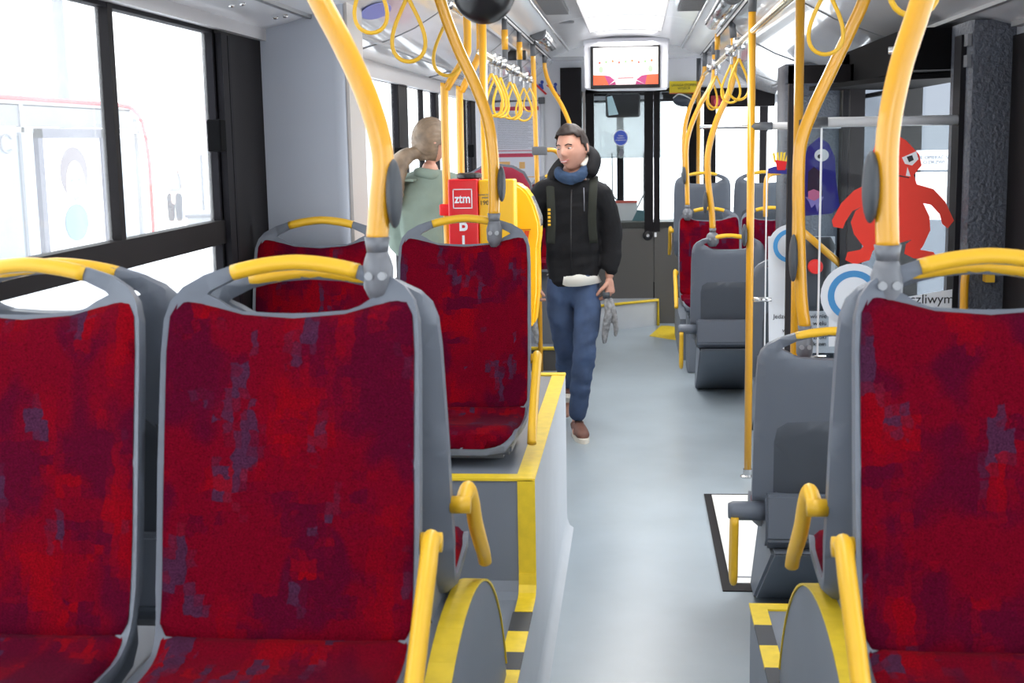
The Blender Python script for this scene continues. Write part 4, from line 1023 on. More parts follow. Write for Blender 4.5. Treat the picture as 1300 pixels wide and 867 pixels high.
# cab partition: posts, door with glass, lower panel
cp = thing('cab_partition', 'dark grey driver\'s cab partition with glazed upper half', 'partition', (0.0, 12.0, 0))
obj('left_post', box(-0.665, -0.48, 11.85, 12.08, 0.0, 2.33), M['frame'], cp, False)
obj('lower_panel', join(box(-0.48, 0.165, 11.985, 12.04, 0.0, 0.875), box(0.175, 0.66, 11.985, 12.04, 0.0, 0.875)), M['cab'], cp, False)
obj('door_frame', join(box(-0.445, -0.37, 11.975, 12.05, 0.0, 2.13), box(0.085, 0.165, 11.975, 12.05, 0.85, 2.13), box(0.170, 0.225, 11.975, 12.05, 0.85, 2.13), box(-0.44, 0.66, 11.975, 12.05, 2.105, 2.14), box(0.62, 0.66, 11.975, 12.05, 0, 2.13)), M['frame'], cp, False)
obj('jamb_strip', box(-0.47, -0.447, 11.96, 12.0, 0.9, 2.12), M['beige'], cp, False)
obj('pane', join(box(-0.37, 0.085, 12.0, 12.006, 0.87, 2.11), box(0.225, 0.62, 12.0, 12.006, 0.87, 2.11)), M['glass_part'], cp, False)
lk = obj('lock', lathe(bmesh.new(), [(0.004, -0.03), (0.018, -0.03), (0.018, -0.015), (0.040, -0.012), (0.046, 0.0)], (0.115, 11.98, 0.815), 'y'), M['black'], cp)
obj('key_cylinder', lathe(bmesh.new(), [(0.004, -0.034), (0.014, -0.034), (0.014, -0.028)], (0.115, 11.98, 0.815), 'y'), M['steel'], lk)
obj('catch', box(0.175, 0.195, 11.97, 11.985, 0.80, 0.84), M['white'], cp, False)
cx, cz = P2(788, 175, 11.99)
st = thing('round_sticker', 'round blue sticker with white rim and print on the cab door glass', 'sticker', (cx, 11.99, cz))
sticker(circ(cx, cz, 0.066, 0.073), 11.998, M['white'], 'rim', st)
sticker(circ(cx, cz, 0.060, 0.066), 11.994, M['blue'], 'disc', st)
text('print', 'Zakaz\nrozmów\nz kierowcą', 0.020, (cx, 11.990, cz), M['white'], st)
cx, cz = P2(789, 194, 11.99)
st = obj('small_sticker', prism(bmesh.new(), circ(cx, cz, 0.022, 0.034), 'y', 11.995, 11.999), M['inkgrey']); tag(st, 'tiny grey oval sticker under the round blue one', 'sticker')
# driver's papers and counter behind the glass
pp = thing('paper_stack', 'white papers with a red top edge lying inside the cab window', 'papers', (-0.15, 12.3, 0.9))
obj('sheet', prism(bmesh.new(), [(-0.36, 0.93), (0.02, 0.93), (0.02, 1.10), (-0.36, 1.10)], 'y', 12.35, 12.36), M['paper'], pp, False)
obj('red_edge', box(-0.34, 0.02, 12.34, 12.352, 1.095, 1.118), mat('red_edge', rgb(226, 110, 96), 0.6), pp, False)
obj('folder', prism(bmesh.new(), [(-0.03, 0.93), (0.10, 0.93), (0.14, 1.02), (0.02, 1.03)], 'y', 12.3, 12.32), mat('teal_folder', rgb(90, 128, 136), 0.5), pp, False)
obj('shelf', box(-0.44, 0.62, 12.08, 12.5, 0.84, 0.93), M['cab'], pp, False)
# dashboard and windscreen
ds = obj('dashboard', prism(bmesh.new(), [(12.75, 0.3), (13.5, 0.3), (13.5, 0.82), (13.0, 0.86), (12.75, 0.80)], 'x', -1.3, 1.2), M['cab']); tag(ds, 'dark grey dashboard under the windscreen', 'dashboard')
wsn = struct('window_11', join(box(XL-0.05, XR+0.05, 13.5, 13.56, 0.0, 0.80), box(XL-0.05, XR+0.05, 13.5, 13.56, 2.06, 2.6), box(XL-0.05, XL+0.03, 13.5, 13.56, 0.8, 2.1), box(XR-0.03, XR+0.05, 13.5, 13.56, 0.8, 2.1), box(-0.185, -0.115, 13.5, 13.56, 0.8, 2.06)), M['frame'])
obj('pane', box(XL, XR, 13.52, 13.526, 0.8, 2.1), M['glass'], wsn, False)
hz_ = struct('ceiling_cab', box(XL, XR, 12.06, 13.56, 2.30, 2.36), M['ceiling'])
sv = thing('sun_visor', 'grey translucent sun blind hanging inside the windscreen', 'blind', (-0.25, 13.3, 1.5))
obj('blind', box(-0.70, 0.26, 13.30, 13.305, 1.50, 2.10), M['glass_shade'], sv, False)
obj('roller', tb([(-0.72, 13.30, 2.10), (0.28, 13.30, 2.10)], 0.02), M['grille'], sv)
for bx_ in (-0.70, 0.26): obj('bracket', box(bx_-0.01, bx_+0.01, 13.29, 13.31, 2.10, 2.31), M['grille'], sv, False)
mr = thing('rear_view_mirror', 'large dark driver\'s mirror hanging behind the cab glass', 'mirror', (-0.12, 13.0, 1.9))
obj('housing', bbox(-0.285, 0.055, 12.96, 13.02, 1.90, 2.13, 0.03), M['black'], mr)
obj('mirror_glass', prism(bmesh.new(), [(-0.27, 2.10), (-0.22, 2.11), (-0.16, 1.93), (-0.255, 1.92)], 'y', 12.950, 12.96), mat('mirror_face', rgb(170, 196, 200), 0.1), mr, False)
obj('stem', tb([(-0.12, 12.99, 2.12), (-0.12, 13.0, 2.31)], 0.012), M['black'], mr)
for k, (x0, x1) in enumerate(((-0.42, -0.05), (0.20, -0.02), (0.36, 0.62))):
    wp = thing('wiper', 'dark windscreen wiper ' + ('left of the glass bar', 'right of the glass bar', 'in front of the aisle side')[k], 'wiper', (x0, 13.6, 0.9), 'windscreen wipers')
    obj('arm', tb([(x1, 13.59, 0.9), ((x0+x1)/2, 13.60, 1.12), (x0*0.7+x1*0.3, 13.60, 1.24)], 0.008, seg=8), M['black'], wp)
    xb = (x0+x1)/2
    obj('blade', tb([(xb, 13.585, 0.85), (xb, 13.585, 1.55)], 0.007, seg=8), M['rubber'], wp)
# route board on the left front wall
rbm = thing('route_board', 'white route map board with pink bands in a grey frame on the front wall', 'board', (-1.03, 11.98, 0.8))
bx0, bz1 = P2(628, 127, 11.97); bx1, bz0 = P2(690, 300, 11.97)
obj('sheet', box(bx0, bx1, 11.985, 11.995, 0.85, 2.06), mat('board_paper', rgb(232, 234, 244), 0.6), rbm, False)
obj('frame', join(tb([(bx0, 11.98, 2.05), (bx1, 11.98, 2.05), (bx1, 11.98, 0.85)], 0.010, seg=8)), M['joint'], rbm)
obj('side_rail', tb([(bx1+0.005, 11.975, 0.85), (bx1+0.005, 11.975, 2.02)], 0.02, seg=10), M['white'], rbm)
obj('corner_cap', bbox(bx1-0.03, bx1+0.03, 11.95, 11.985, 2.02, 2.08, 0.008), M['sleeve'], rbm)
def band(z0, z1, m, u0=0.0, u1=0.93, nm='band'):
    return obj(nm, box(bx0+(bx1-bx0)*u0, bx0+(bx1-bx0)*u1, 11.981, 11.985, z0, z1), m, rbm, False)
band(1.965, 2.0, M['pink']); band(1.60, 1.606, M['pink']); band(1.545, 1.578, M['pink'], 0, 0.8)
bm = bmesh.new()
for k in range(20): bx(bm, bx0+0.02, bx1-0.07-0.03*((k*5) % 3), 11.981, 11.984, 1.93-0.016*k, 1.932-0.016*k)
obj('text_lines', bm, M['inkgrey'], rbm, False)
bm = bmesh.new()
for (u0, u1, z, h) in ((0.02, 0.3, 1.47, 0.035), (0.3, 0.45, 1.43, 0.03), (0.5, 0.62, 1.44, 0.06), (0.1, 0.95, 1.36, 0.008), (0.3, 0.62, 1.33, 0.02), (0.4, 0.6, 1.28, 0.015), (0.1, 0.5, 1.25, 0.006)):
    bx(bm, bx0+(bx1-bx0)*u0, bx0+(bx1-bx0)*u1, 11.981, 11.984, z, z+h)
obj('route_lines', bm, M['orange_print'], rbm, False)
# little safety pictograms above
for k, (px, py) in enumerate(((686, 112), (703, 115))):
    cx, cz = P2(px, py, 11.98)
    ps = thing('pictogram', 'small blue figure pictogram crossed by a red bar, ' + ('left one' if k == 0 else 'right one'), 'sticker', (cx, 11.98, cz), 'pictograms above the route board')
    obj('red_bar', prism(bmesh.new(), [(cx-0.07, cz+0.05), (cx-0.05, cz+0.055), (cx+0.06, cz-0.05), (cx+0.045, cz-0.06)], 'y', 11.992, 11.998), M['ticket_red'], ps, False)
    obj('figure', join(prism(bmesh.new(), [(cx-0.02, cz+0.04), (cx+0.02, cz+0.04), (cx+0.03, cz-0.01), (cx-0.01, cz-0.01)], 'y', 11.994, 11.999), prism(bmesh.new(), circ(cx+0.015, cz+0.055, 0.016, 0.016, 10), 'y', 11.994, 11.999)), M['blue'], ps, False)
# yellow sign and gadgets right of the screen
x0, z1 = P2(850, 103, 11.9); x1, z0 = P2(887, 117, 11.9)
ys_ = thing('yellow_sign', 'yellow sign with black print and red base line right of the screen', 'sign', ((x0+x1)/2, 11.9, z0))
obj('board', box(x0, x1, 11.93, 11.94, z0, z1), mat('sign_yellow', rgb(240, 214, 40), 0.5), ys_, False)
obj('base_line', box(x0, x1, 11.925, 11.94, z0-0.008, z0), mat('sign_orange', rgb(220, 110, 40), 0.5), ys_, False)
text('print', 'UWAGA STOPIEŃ\nWYJŚCIE', 0.028, ((x0+x1)/2, 11.928, (z0+z1)/2), M['ink'], ys_)
obj('bracket', box(x0+0.05, x1-0.03, 11.94, 12.0, z1-0.03, z1-0.01), M['white'], ys_, False)
cx, cz = P2(869, 127, 11.9)
gd = thing('ticket_printer', 'dark rounded device mounted below the yellow sign', 'device', (cx, 11.9, cz))
obj('housing', ell(bmesh.new(), (cx, 11.9, cz), (0.105, 0.09, 0.062)), mat('device_blue_grey', rgb(58, 66, 78), 0.25), gd)
obj('cable', tb(smooth_path([(cx-0.1, 11.88, cz+0.02), (cx-0.05, 11.8, cz+0.05), (cx+0.03, 11.8, cz+0.02), (cx+0.08, 11.82, cz-0.02)], 6), 0.006, seg=6), M['silver'], gd)
cx, cz = P2(911, 129, 11.85)
rb_ = thing('route_number_sign', 'small dark red square sign with a ring by the right front pillar', 'sign', (cx, 11.9, cz))
obj('board', bbox(cx-0.055, cx+0.055, 11.92, 11.99, cz-0.055, cz+0.055, 0.006), mat('dark_red', rgb(150, 34, 44), 0.5), rb_)
obj('ring', prism(bmesh.new(), circ(cx, cz, 0.03, 0.035, 20), 'y', 11.912, 11.92), M['pink'], rb_)
# front door area on the right: posts and header
fd = struct('door_1', join(box(0.47, 0.56, 12.0, 12.06, 0.0, 2.1), box(0.645, 0.735, 12.1, 12.2, 0.0, 2.1), box(0.66, 1.25, 12.0, 12.1, 1.96, 2.13)), M['frame'])
obj('crossbar', tb([(0.44, 9.05, 1.765), (1.285, 9.05, 1.755)], 0.014, seg=12), M['steel']).name = 'crossbar'
tag(bpy.data.objects['crossbar'], 'thin horizontal steel bar across the far right seats', 'handrail')
obj('wall_post', box(0.9, 1.22, 8.05, 8.5, 0.0, 2.12), M['grain']).name = 'pillar_panel'
tag(bpy.data.objects['pillar_panel'], 'dark grained panel on the right wall beyond the far glass partition', 'pillar')
yb2 = thing('window_handrail', 'yellow bent handrail near the right window behind the fries sticker', 'handrail', (0.82, 8.0, 1.2))
obj('tube', tb(smooth_path([(0.775, 7.9, 1.22), (0.775, 7.9, 1.40), (0.79, 7.92, 1.46), (0.84, 7.98, 1.475), (0.87, 8.04, 1.475)], 5), 0.014), M['yellow'], yb2)
# blue reversed lettering oval on the left cove
bm = bmesh.new()
ov = thing('ceiling_sticker', 'blue oval sticker on the left ceiling cove between the straps', 'sticker', (-1.0, 5.1, 2.19))
c0 = Vector((-0.985, 5.05, 2.198))
pts = [c0 + Vector((0.055*math.cos(t_)*0.9, 0.17*math.sin(t_), 0.055*math.cos(t_)*0.45)) for t_ in [2*PI*k/24 for k in range(24)]]
vs = [bm.verts.new(p) for p in pts]; us = [bm.verts.new(p - Vector((0, 0, 0.002))) for p in pts]
bm.faces.new(vs); bm.faces.new(us[::-1])
for k in range(24): bm.faces.new((vs[k], vs[(k+1) % 24], us[(k+1) % 24], us[k]))
obj('oval', bm, mat('sticker_blue_pale', rgb(120, 130, 200), 0.4), ov, False)
# black camera box on the front left cove
cb = obj('camera_box', bbox(-0.86, -0.73, 8.95, 9.05, 2.235, 2.30, 0.008), M['black']); tag(cb, 'small black camera box by the ceiling above the strap rail', 'camera')
# ================================================================ PEOPLE
def skin_mesh(name, verts, edges, radii, root=0, sub=2):
    """grow one smooth surface over a stick figure and return it as a bmesh (world coordinates)"""
    me = bpy.data.meshes.new(name); me.from_pydata([tuple(v) for v in verts], edges, [])
    o = bpy.data.objects.new(name, me); C.objects.link(o)
    md = o.modifiers.new('s', 'SKIN'); md.use_smooth_shade = True
    for i, r in enumerate(radii):
        sv_ = me.skin_vertices[0].data[i]; sv_.radius = r if isinstance(r, tuple) else (r, r); sv_.use_root = (i == root)
    sd = o.modifiers.new('d', 'SUBSURF'); sd.levels = sub; sd.render_levels = sub
    dg = bpy.context.evaluated_depsgraph_get(); dg.update()
    ev = o.evaluated_get(dg); m2 = ev.to_mesh()
    bm = bmesh.new(); bm.from_mesh(m2); ev.to_mesh_clear()
    bpy.data.objects.remove(o); bpy.data.meshes.remove(me)
    return bm
def chain(pts, radii):
    return skin_mesh('c', pts, [(i, i+1) for i in range(len(pts)-1)], radii)
def remesh(bm, vox, it=2):
    me = bpy.data.meshes.new('r'); bm.to_mesh(me); bm.free()
    o = bpy.data.objects.new('r', me); C.objects.link(o)
    md = o.modifiers.new('r', 'REMESH'); md.mode = 'VOXEL'; md.voxel_size = vox
    if it:
        sm = o.modifiers.new('s', 'SMOOTH'); sm.iterations = it; sm.factor = 0.5
    dg = bpy.context.evaluated_depsgraph_get(); dg.update()
    ev = o.evaluated_get(dg); m2 = ev.to_mesh(); b2 = bmesh.new(); b2.from_mesh(m2); ev.to_mesh_clear()
    bpy.data.objects.remove(o); bpy.data.meshes.remove(me); return b2
def head_bm(c, rot, s=1.0):
    """head facing -Y before rot; c is the head centre; 0.235 high. Eyes at half height"""
    bm = bmesh.new(); bmesh.ops.create_uvsphere(bm, u_segments=64, v_segments=44, radius=1)
    for v in bm.verts:
        x, y, z = v.co
        wx, wy, wz = 0.076, 0.096, 0.118
        # jaw taper
        if z < 0:
            k = 1 - 0.40*(-z)**1.6; X = x*wx*k; Y = y*wy*(1-0.30*(-z)**1.5) - (0.016*(-z) if y < 0 else 0)
        else: X = x*wx*(1-0.04*z); Y = y*wy
        Z = z*wz
        if y < 0.1:
            fx, fz = X, Z
            g = lambda cx, cz, sx, sz: math.exp(-((fx-cx)/sx)**2-((fz-cz)/sz)**2)
            d = 0
            d += 0.021*g(0, -0.022, 0.0105, 0.018) + 0.011*g(0, 0.0, 0.008, 0.02) + 0.006*g(0.012, -0.030, 0.007, 0.007) + 0.006*g(-0.012, -0.030, 0.007, 0.007)
            d -= 0.012*(g(0.030, 0.006, 0.016, 0.010) + g(-0.030, 0.006, 0.016, 0.010))
            d += 0.005*(g(0.030, 0.026, 0.020, 0.008) + g(-0.030, 0.026, 0.020, 0.008))
            d += 0.006*(g(0.022, -0.050, 0.02, 0.016) + g(-0.022, -0.050, 0.02, 0.016)) * 0
            d += 0.003*g(0, -0.056, 0.022, 0.006) + 0.003*g(0, -0.066, 0.019, 0.006) - 0.004*g(0, -0.061, 0.022, 0.0025)
            d += 0.009*g(0, -0.098, 0.020, 0.014)
            d += 0.004*(g(0.045, -0.02, 0.016, 0.02) + g(-0.045, -0.02, 0.016, 0.02))
            Y -= d
        v.co = (X, Y, Z)
    for sx in (-1, 1):
        e_ = bmesh.new(); bmesh.ops.create_uvsphere(e_, u_segments=16, v_segments=10, radius=1)
        for v in e_.verts:
            x, y, z = v.co; v.co = (sx*(0.076 + 0.010*x*1.0 + 0.006*y), 0.012 + 0.018*y, -0.005 + 0.032*z)
        bm = join(bm, e_)
    m = Matrix.Translation(c) @ rot.to_matrix().to_4x4() @ Matrix.Scale(s, 4)
    bmesh.ops.transform(bm, matrix=m, verts=bm.verts[:])
    return bm, m
def hand_bm(wrist, d, side, palm_n, curl=0.9, s=1.0):
    """hand hanging along d; side: direction of the thumb; palm_n: normal out of the palm. five separate fingers"""
    d = Vector(d).normalized(); th = Vector(side).normalized(); pn = Vector(palm_n).normalized()
    W = Vector(wrist); parts = []
    knuck = W + d*0.088*s
    bm = bmesh.new()
    pal = chain([W, W + d*0.035*s, W + d*0.065*s, knuck], [(0.022*s, 0.017*s), (0.030*s, 0.016*s), (0.037*s, 0.015*s), (0.037*s, 0.013*s)])
    # widen palm along the thumb axis
    for v in pal.verts:
        r = v.co - W; a = r.dot(th); b = r.dot(pn); c = r.dot(d)
        rr = math.hypot(a, b)
        k = min(1, max(0, c/(0.05*s)))
        v.co = W + d*c + th*(a*(1+0.35*k)) + pn*(b*(1-0.30*k))
    parts.append(pal)
    for i, (off, L) in enumerate(((0.030, 0.070), (0.010, 0.078), (-0.010, 0.073), (-0.029, 0.058))):
        p = knuck + th*off*s - d*0.012*s
        pts = [p]; ang = 0.25
        for seg_, ln in enumerate((0.42, 0.32, 0.26)):
            ang += curl*(0.55 if seg_ else 0.40)
            p = p + (d*math.cos(ang) + pn*math.sin(ang))*L*ln*s*1.15; pts.append(p)
        parts.append(chain(pts, [0.0098*s, 0.0090*s, 0.0082*s, 0.0068*s]))
    p0 = W + d*0.028*s + th*0.022*s
    parts.append(chain([p0, p0 + (d*0.6+th*0.65+pn*0.2)*0.034*s, p0 + (d*0.85+th*0.75+pn*0.55)*0.052*s, p0 + (d*1.2+th*0.60+pn*0.85)*0.060*s], [0.013*s, 0.0115*s, 0.010*s, 0.0078*s]))
    return join(*parts)

# ---- the man walking up the aisle
mx, my = -0.355, 7.44
man = thing('person', 'person in black hooded jacket, blue scarf and jeans walking up the aisle', 'person', (mx, my, 0))
def V(x, y, z): return Vector((x, y, z))
hip = V(mx+0.0, my+0.02, 0.93)
shL, shR = V(-0.185, my+0.02, 1.40), V(-0.545, my, 1.42)         # image right / image left
elL, elR = V(-0.135, my+0.05, 1.12), V(-0.60, my+0.03, 1.14)
wrL, wrR = V(-0.150, my-0.01, 0.895), V(-0.592, my-0.03, 0.895)
# legs: his left leg (image right) leads
kneeL, ankL = V(-0.29, my-0.12, 0.50), V(-0.338, my-0.08, 0.11)
kneeR, ankR = V(-0.40, my+0.05, 0.50), V(-0.42, my+0.36, 0.16)
hipL, hipR = V(-0.265, my, 0.88), V(-0.445, my+0.02, 0.88)
HC = V(-0.352, my-0.03, 1.648)
hrot = Euler((math.radians(3), math.radians(-4), math.radians(-28)))
body = skin_mesh('b', [hip, V(mx, my, 1.10), V(mx, my, 1.30), V(mx, my, 1.42), V(mx+0.0, my-0.005, 1.49), V(mx+0.0, my-0.01, 1.58), shL, elL, wrL, shR, elR, wrR, hipL, kneeL, ankL, hipR, kneeR, ankR],
    [(0, 1), (1, 2), (2, 3), (3, 4), (4, 5), (3, 6), (6, 7), (7, 8), (3, 9), (9, 10), (10, 11), (0, 12), (12, 13), (13, 14), (0, 15), (15, 16), (16, 17)],
    [(0.10, 0.08), (0.11, 0.08), (0.12, 0.09), (0.08, 0.065), 0.055, 0.05, 0.05, 0.036, 0.026, 0.05, 0.036, 0.026, 0.06, 0.045, 0.036, 0.06, 0.045, 0.036])
hb, hm = head_bm(HC, hrot, 1.07)
handL = hand_bm(wrL + V(0, 0, 0.02), (0.02, -0.12, -1), (-0.35, -0.9, 0.1), (-0.9, 0.4, 0), 0.95, 1.12)
handR = hand_bm(wrR + V(0, 0, 0.02), (0.03, -0.12, -1), (0.35, -0.9, 0.1), (0.9, 0.4, 0), 0.95, 1.12)
feet = join(chain([ankL, ankL+V(0, 0.03, -0.05), ankL+V(0.0, -0.10, -0.075)], [0.035, 0.035, 0.025]), chain([ankR, ankR+V(0, 0.02, -0.05), ankR+V(0, -0.10, -0.12)], [0.035, 0.035, 0.025]))
bm = remesh(join(body, hb, handL, handR, feet), 0.0042, 1)
obj('body', bm, M['skin'], man, angle=180)
def hp(x, y, z): return hm @ V(x, y, z)
# eyes, brows, lips as small pieces of the face
for sx in (-1, 1):
    e_ = obj('eye', ell(bmesh.new(), hp(sx*0.030, -0.0775, 0.004), (0.0125, 0.0075, 0.0048), 16, 10, hrot), M['eye'], man)
    obj('iris', ell(bmesh.new(), hp(sx*0.030-0.002, -0.0840, 0.0035), (0.0052, 0.0022, 0.0040), 12, 8, hrot), M['ink'], e_)
    obj('eyebrow', tb([hp(sx*0.014, -0.093, 0.021), hp(sx*0.030, -0.0905, 0.0265), hp(sx*0.047, -0.078, 0.020)], 0.0032, seg=8), M['hair'], man)
obj('lips', join(tb(smooth_path([hp(-0.026, -0.0905, -0.0555), hp(-0.010, -0.1015, -0.058), hp(0.010, -0.1015, -0.058), hp(0.026, -0.0905, -0.0545)], 4), 0.0030, seg=8),
     tb(smooth_path([hp(-0.018, -0.095, -0.0645), hp(0.0, -0.1015, -0.068), hp(0.018, -0.095, -0.0645)], 4), 0.0034, seg=8)), M['lip'], man)
obj('teeth', tb([hp(-0.017, -0.0985, -0.0608), hp(0.0, -0.1035, -0.0622), hp(0.017, -0.0985, -0.0608)], 0.0024, seg=6), M['eye'], man)
# hair: cap grown off the skull, cut at the hairline
bm = bmesh.new(); bmesh.ops.create_uvsphere(bm, u_segments=64, v_segments=40, radius=1)
dead = []
for v in bm.verts:
    x, y, z = v.co
    Z = z*0.118; line = 0.068 if y < -0.35 else (0.068 - 0.115*min(1, (y+0.35)/0.45))
    line += 0.010*math.sin(x*23)*0.5
    if abs(x) > 0.75 and -0.45 < y < 0.1: line = min(line, 0.010)
    if y < -0.35: line = 0.062 + 0.012*abs(x)*0 - 0.035*max(0, abs(x)-0.62)*2
    if Z < line: dead.append(v)
    n_ = 0.010 + 0.004*noise.noise(V(x*4, y*4, z*4)) + (0.007 if y < -0.2 and z > 0.4 else 0)
    v.co = (x*(0.076*(1-0.04*z)+n_), y*(0.096+n_), z*(0.118+n_*1.1))
bmesh.ops.delete(bm, geom=dead, context='VERTS')
r_ = bmesh.ops.extrude_face_region(bm, geom=bm.faces[:])
for v in [g for g in r_['geom'] if isinstance(g, bmesh.types.BMVert)]: v.co *= 0.90
bmesh.ops.transform(bm, matrix=hm, verts=bm.verts[:])
obj('hair', bm, M['hair'], man, angle=180)
# jacket
jk = skin_mesh('j', [V(mx, my+0.02, 0.80), V(mx, my+0.02, 1.02), V(mx, my+0.005, 1.18), V(mx, my, 1.32), V(mx, my, 1.42), V(mx, my-0.005, 1.475), shL, elL, wrL+V(0, 0, 0.02), shR, elR, wrR+V(0, 0, 0.02)],
    [(0, 1), (1, 2), (2, 3), (3, 4), (4, 5), (4, 6), (6, 7), (7, 8), (4, 9), (9, 10), (10, 11)],
    [(0.168, 0.13), (0.172, 0.135), (0.168, 0.13), (0.165, 0.125), (0.125, 0.105), (0.082, 0.085), 0.085, 0.072, 0.055, 0.085, 0.072, 0.055], root=2)
for v in jk.verts:
    p = v.co
    wr_ = 0.014*noise.noise(V(p.x*9, p.y*9, p.z*18)) + 0.008*noise.noise(V(p.x*25, p.y*25, p.z*40))
    c_ = V(mx, my, p.z); dv_ = (p-c_); dv_.z = 0
    if dv_.length > 1e-4: v.co += dv_.normalized()*wr_
    if p.z < 1.0 and abs(p.x-mx) < 0.19: v.co.z += 0.22*(p.x-mx)*(1.0-p.z)/0.12
jo = obj('jacket', remesh(jk, 0.008, 2), M['jacket'], man, angle=180)
# hood: thick ring round the neck standing up behind the head
hood = chain([V(-0.450, my-0.07, 1.455), V(-0.468, my+0.02, 1.49), V(-0.43, my+0.12, 1.54), V(-0.34, my+0.14, 1.60), V(-0.265, my+0.10, 1.625), V(-0.228, my+0.01, 1.585), V(-0.25, my-0.07, 1.49)],
             [0.034, 0.040, 0.05, 0.06, 0.060, 0.052, 0.036])
obj('hood', remesh(hood, 0.007, 2), M['jacket'], man, angle=180)
obj('hood_lining', chain([V(-0.30, my-0.045, 1.545), V(-0.272, my-0.02, 1.575), V(-0.262, my+0.02, 1.61)], [0.016, 0.022, 0.018]), M['shirt'], man)
sc_ = chain([V(-0.43, my-0.02, 1.53), V(-0.425, my-0.085, 1.50), V(-0.36, my-0.105, 1.475), V(-0.295, my-0.08, 1.50), V(-0.275, my-0.01, 1.545)], [0.028, 0.034, 0.036, 0.034, 0.028])
for v in sc_.verts: v.co += V(0, 1, 0.3)*0.006*math.sin(v.co.z*260+v.co.x*40)
obj('scarf', sc_, M['scarf'], man, angle=180)
for sx, x0 in ((-1, -0.475), (1, -0.232)):
    pth = smooth_path([(x0, my+0.10, 1.46), (x0, my+0.02, 1.487), (x0, my-0.085, 1.44), (x0-0.004*sx, my-0.128, 1.36), (x0-0.008*sx, my-0.138, 1.24), (x0+0.0*sx, my-0.13, 1.12)], 5)
    obj('backpack_strap', tb(pth, 0.006, rx=0.024, up=(0, 0, 1)), M['strap_olive'], man)
obj('backpack', bbox(mx-0.15, mx+0.15, my+0.13, my+0.27, 1.0, 1.45, 0.05), M['strap_olive'], man)
obj('strap_mark', join(*[box(-0.487, -0.472, my-0.150, my-0.144, 1.22+0.021*k, 1.233+0.021*k) for k in range(5)]), M['yellow_plastic'], man)
obj('zip', tb([(mx-0.005, my-0.137, 0.95), (mx-0.005, my-0.139, 1.15), (mx-0.003, my-0.134, 1.30), (mx, my-0.12, 1.42)], 0.004, seg=6), M['black'], man)
obj('drawstring', tb([(-0.285, my-0.125, 1.43), (-0.283, my-0.142, 1.36), (-0.283, my-0.145, 1.30)], 0.003, seg=6), M['inkgrey'], man)
# shirt hem
sh_ = bmesh.new(); ra = []; rb2 = []; rc = []
for k in range(48):
    a = 2*PI*k/48; x_, y_ = mx+0.004+0.158*math.cos(a), my+0.014+0.138*math.sin(a)
    zb_ = 0.874 + 0.45*max(0, mx-0.03-x_) + 0.10*max(0, x_-mx-0.03)
    ra.append(sh_.verts.new((mx+(x_-mx)*0.82, my+0.01+(y_-my)*0.82, max(0.95, zb_+0.01)))); rb2.append(sh_.verts.new((x_, y_-0.004, zb_))); rc.append(sh_.verts.new((mx+(x_-mx)*0.95, my+(y_-my)*0.95, zb_+0.004)))
for k in range(48):
    j = (k+1) % 48
    if ra[k].co.x < mx-0.06 and ra[k].co.y < my: continue
    sh_.faces.new((ra[k], ra[j], rb2[j], rb2[k])); sh_.faces.new((rb2[k], rb2[j], rc[j], rc[k]))
_old = ([V(mx+0.02, my+0.02, 0.95), V(mx+0.025, my+0.01, 0.87), V(mx+0.03, my+0.01, 0.835)], [])
bmesh.ops.delete(sh_, geom=[v for v in sh_.verts if not v.link_faces], context='VERTS')
obj('shirt_hem', sh_, M['shirt'], man, angle=180)
jn = skin_mesh('n', [V(mx, my+0.02, 1.02), V(mx, my+0.015, 0.86), hipL+V(0, 0, -0.04), V(-0.275, my-0.06, 0.68), kneeL, V(-0.315, my-0.10, 0.30), ankL+V(0, 0.005, -0.03), hipR+V(0, 0, -0.04), V(-0.435, my+0.02, 0.68), kneeR, V(-0.41, my+0.22, 0.33), ankR+V(0, 0.01, -0.01)],
    [(0, 1), (1, 2), (2, 3), (3, 4), (4, 5), (5, 6), (1, 7), (7, 8), (8, 9), (9, 10), (10, 11)],
    [(0.135, 0.105), (0.13, 0.11), 0.095, 0.085, 0.072, 0.066, 0.058, 0.095, 0.085, 0.072, 0.066, 0.058], root=0)
for v in jn.verts:
    p = v.co; amp = 0.012 if 0.62 > p.z > 0.2 else 0.009
    k = amp*(noise.noise(V(p.x*7, p.y*7, p.z*24)) + 0.6*noise.noise(V(p.x*14+5, p.y*14, p.z*50+p.x*30)))
    v.co += V(1 if p.x > mx else -1, -1, 0)*k
obj('jeans', remesh(jn, 0.008, 2), M['jeans'], man, angle=180)
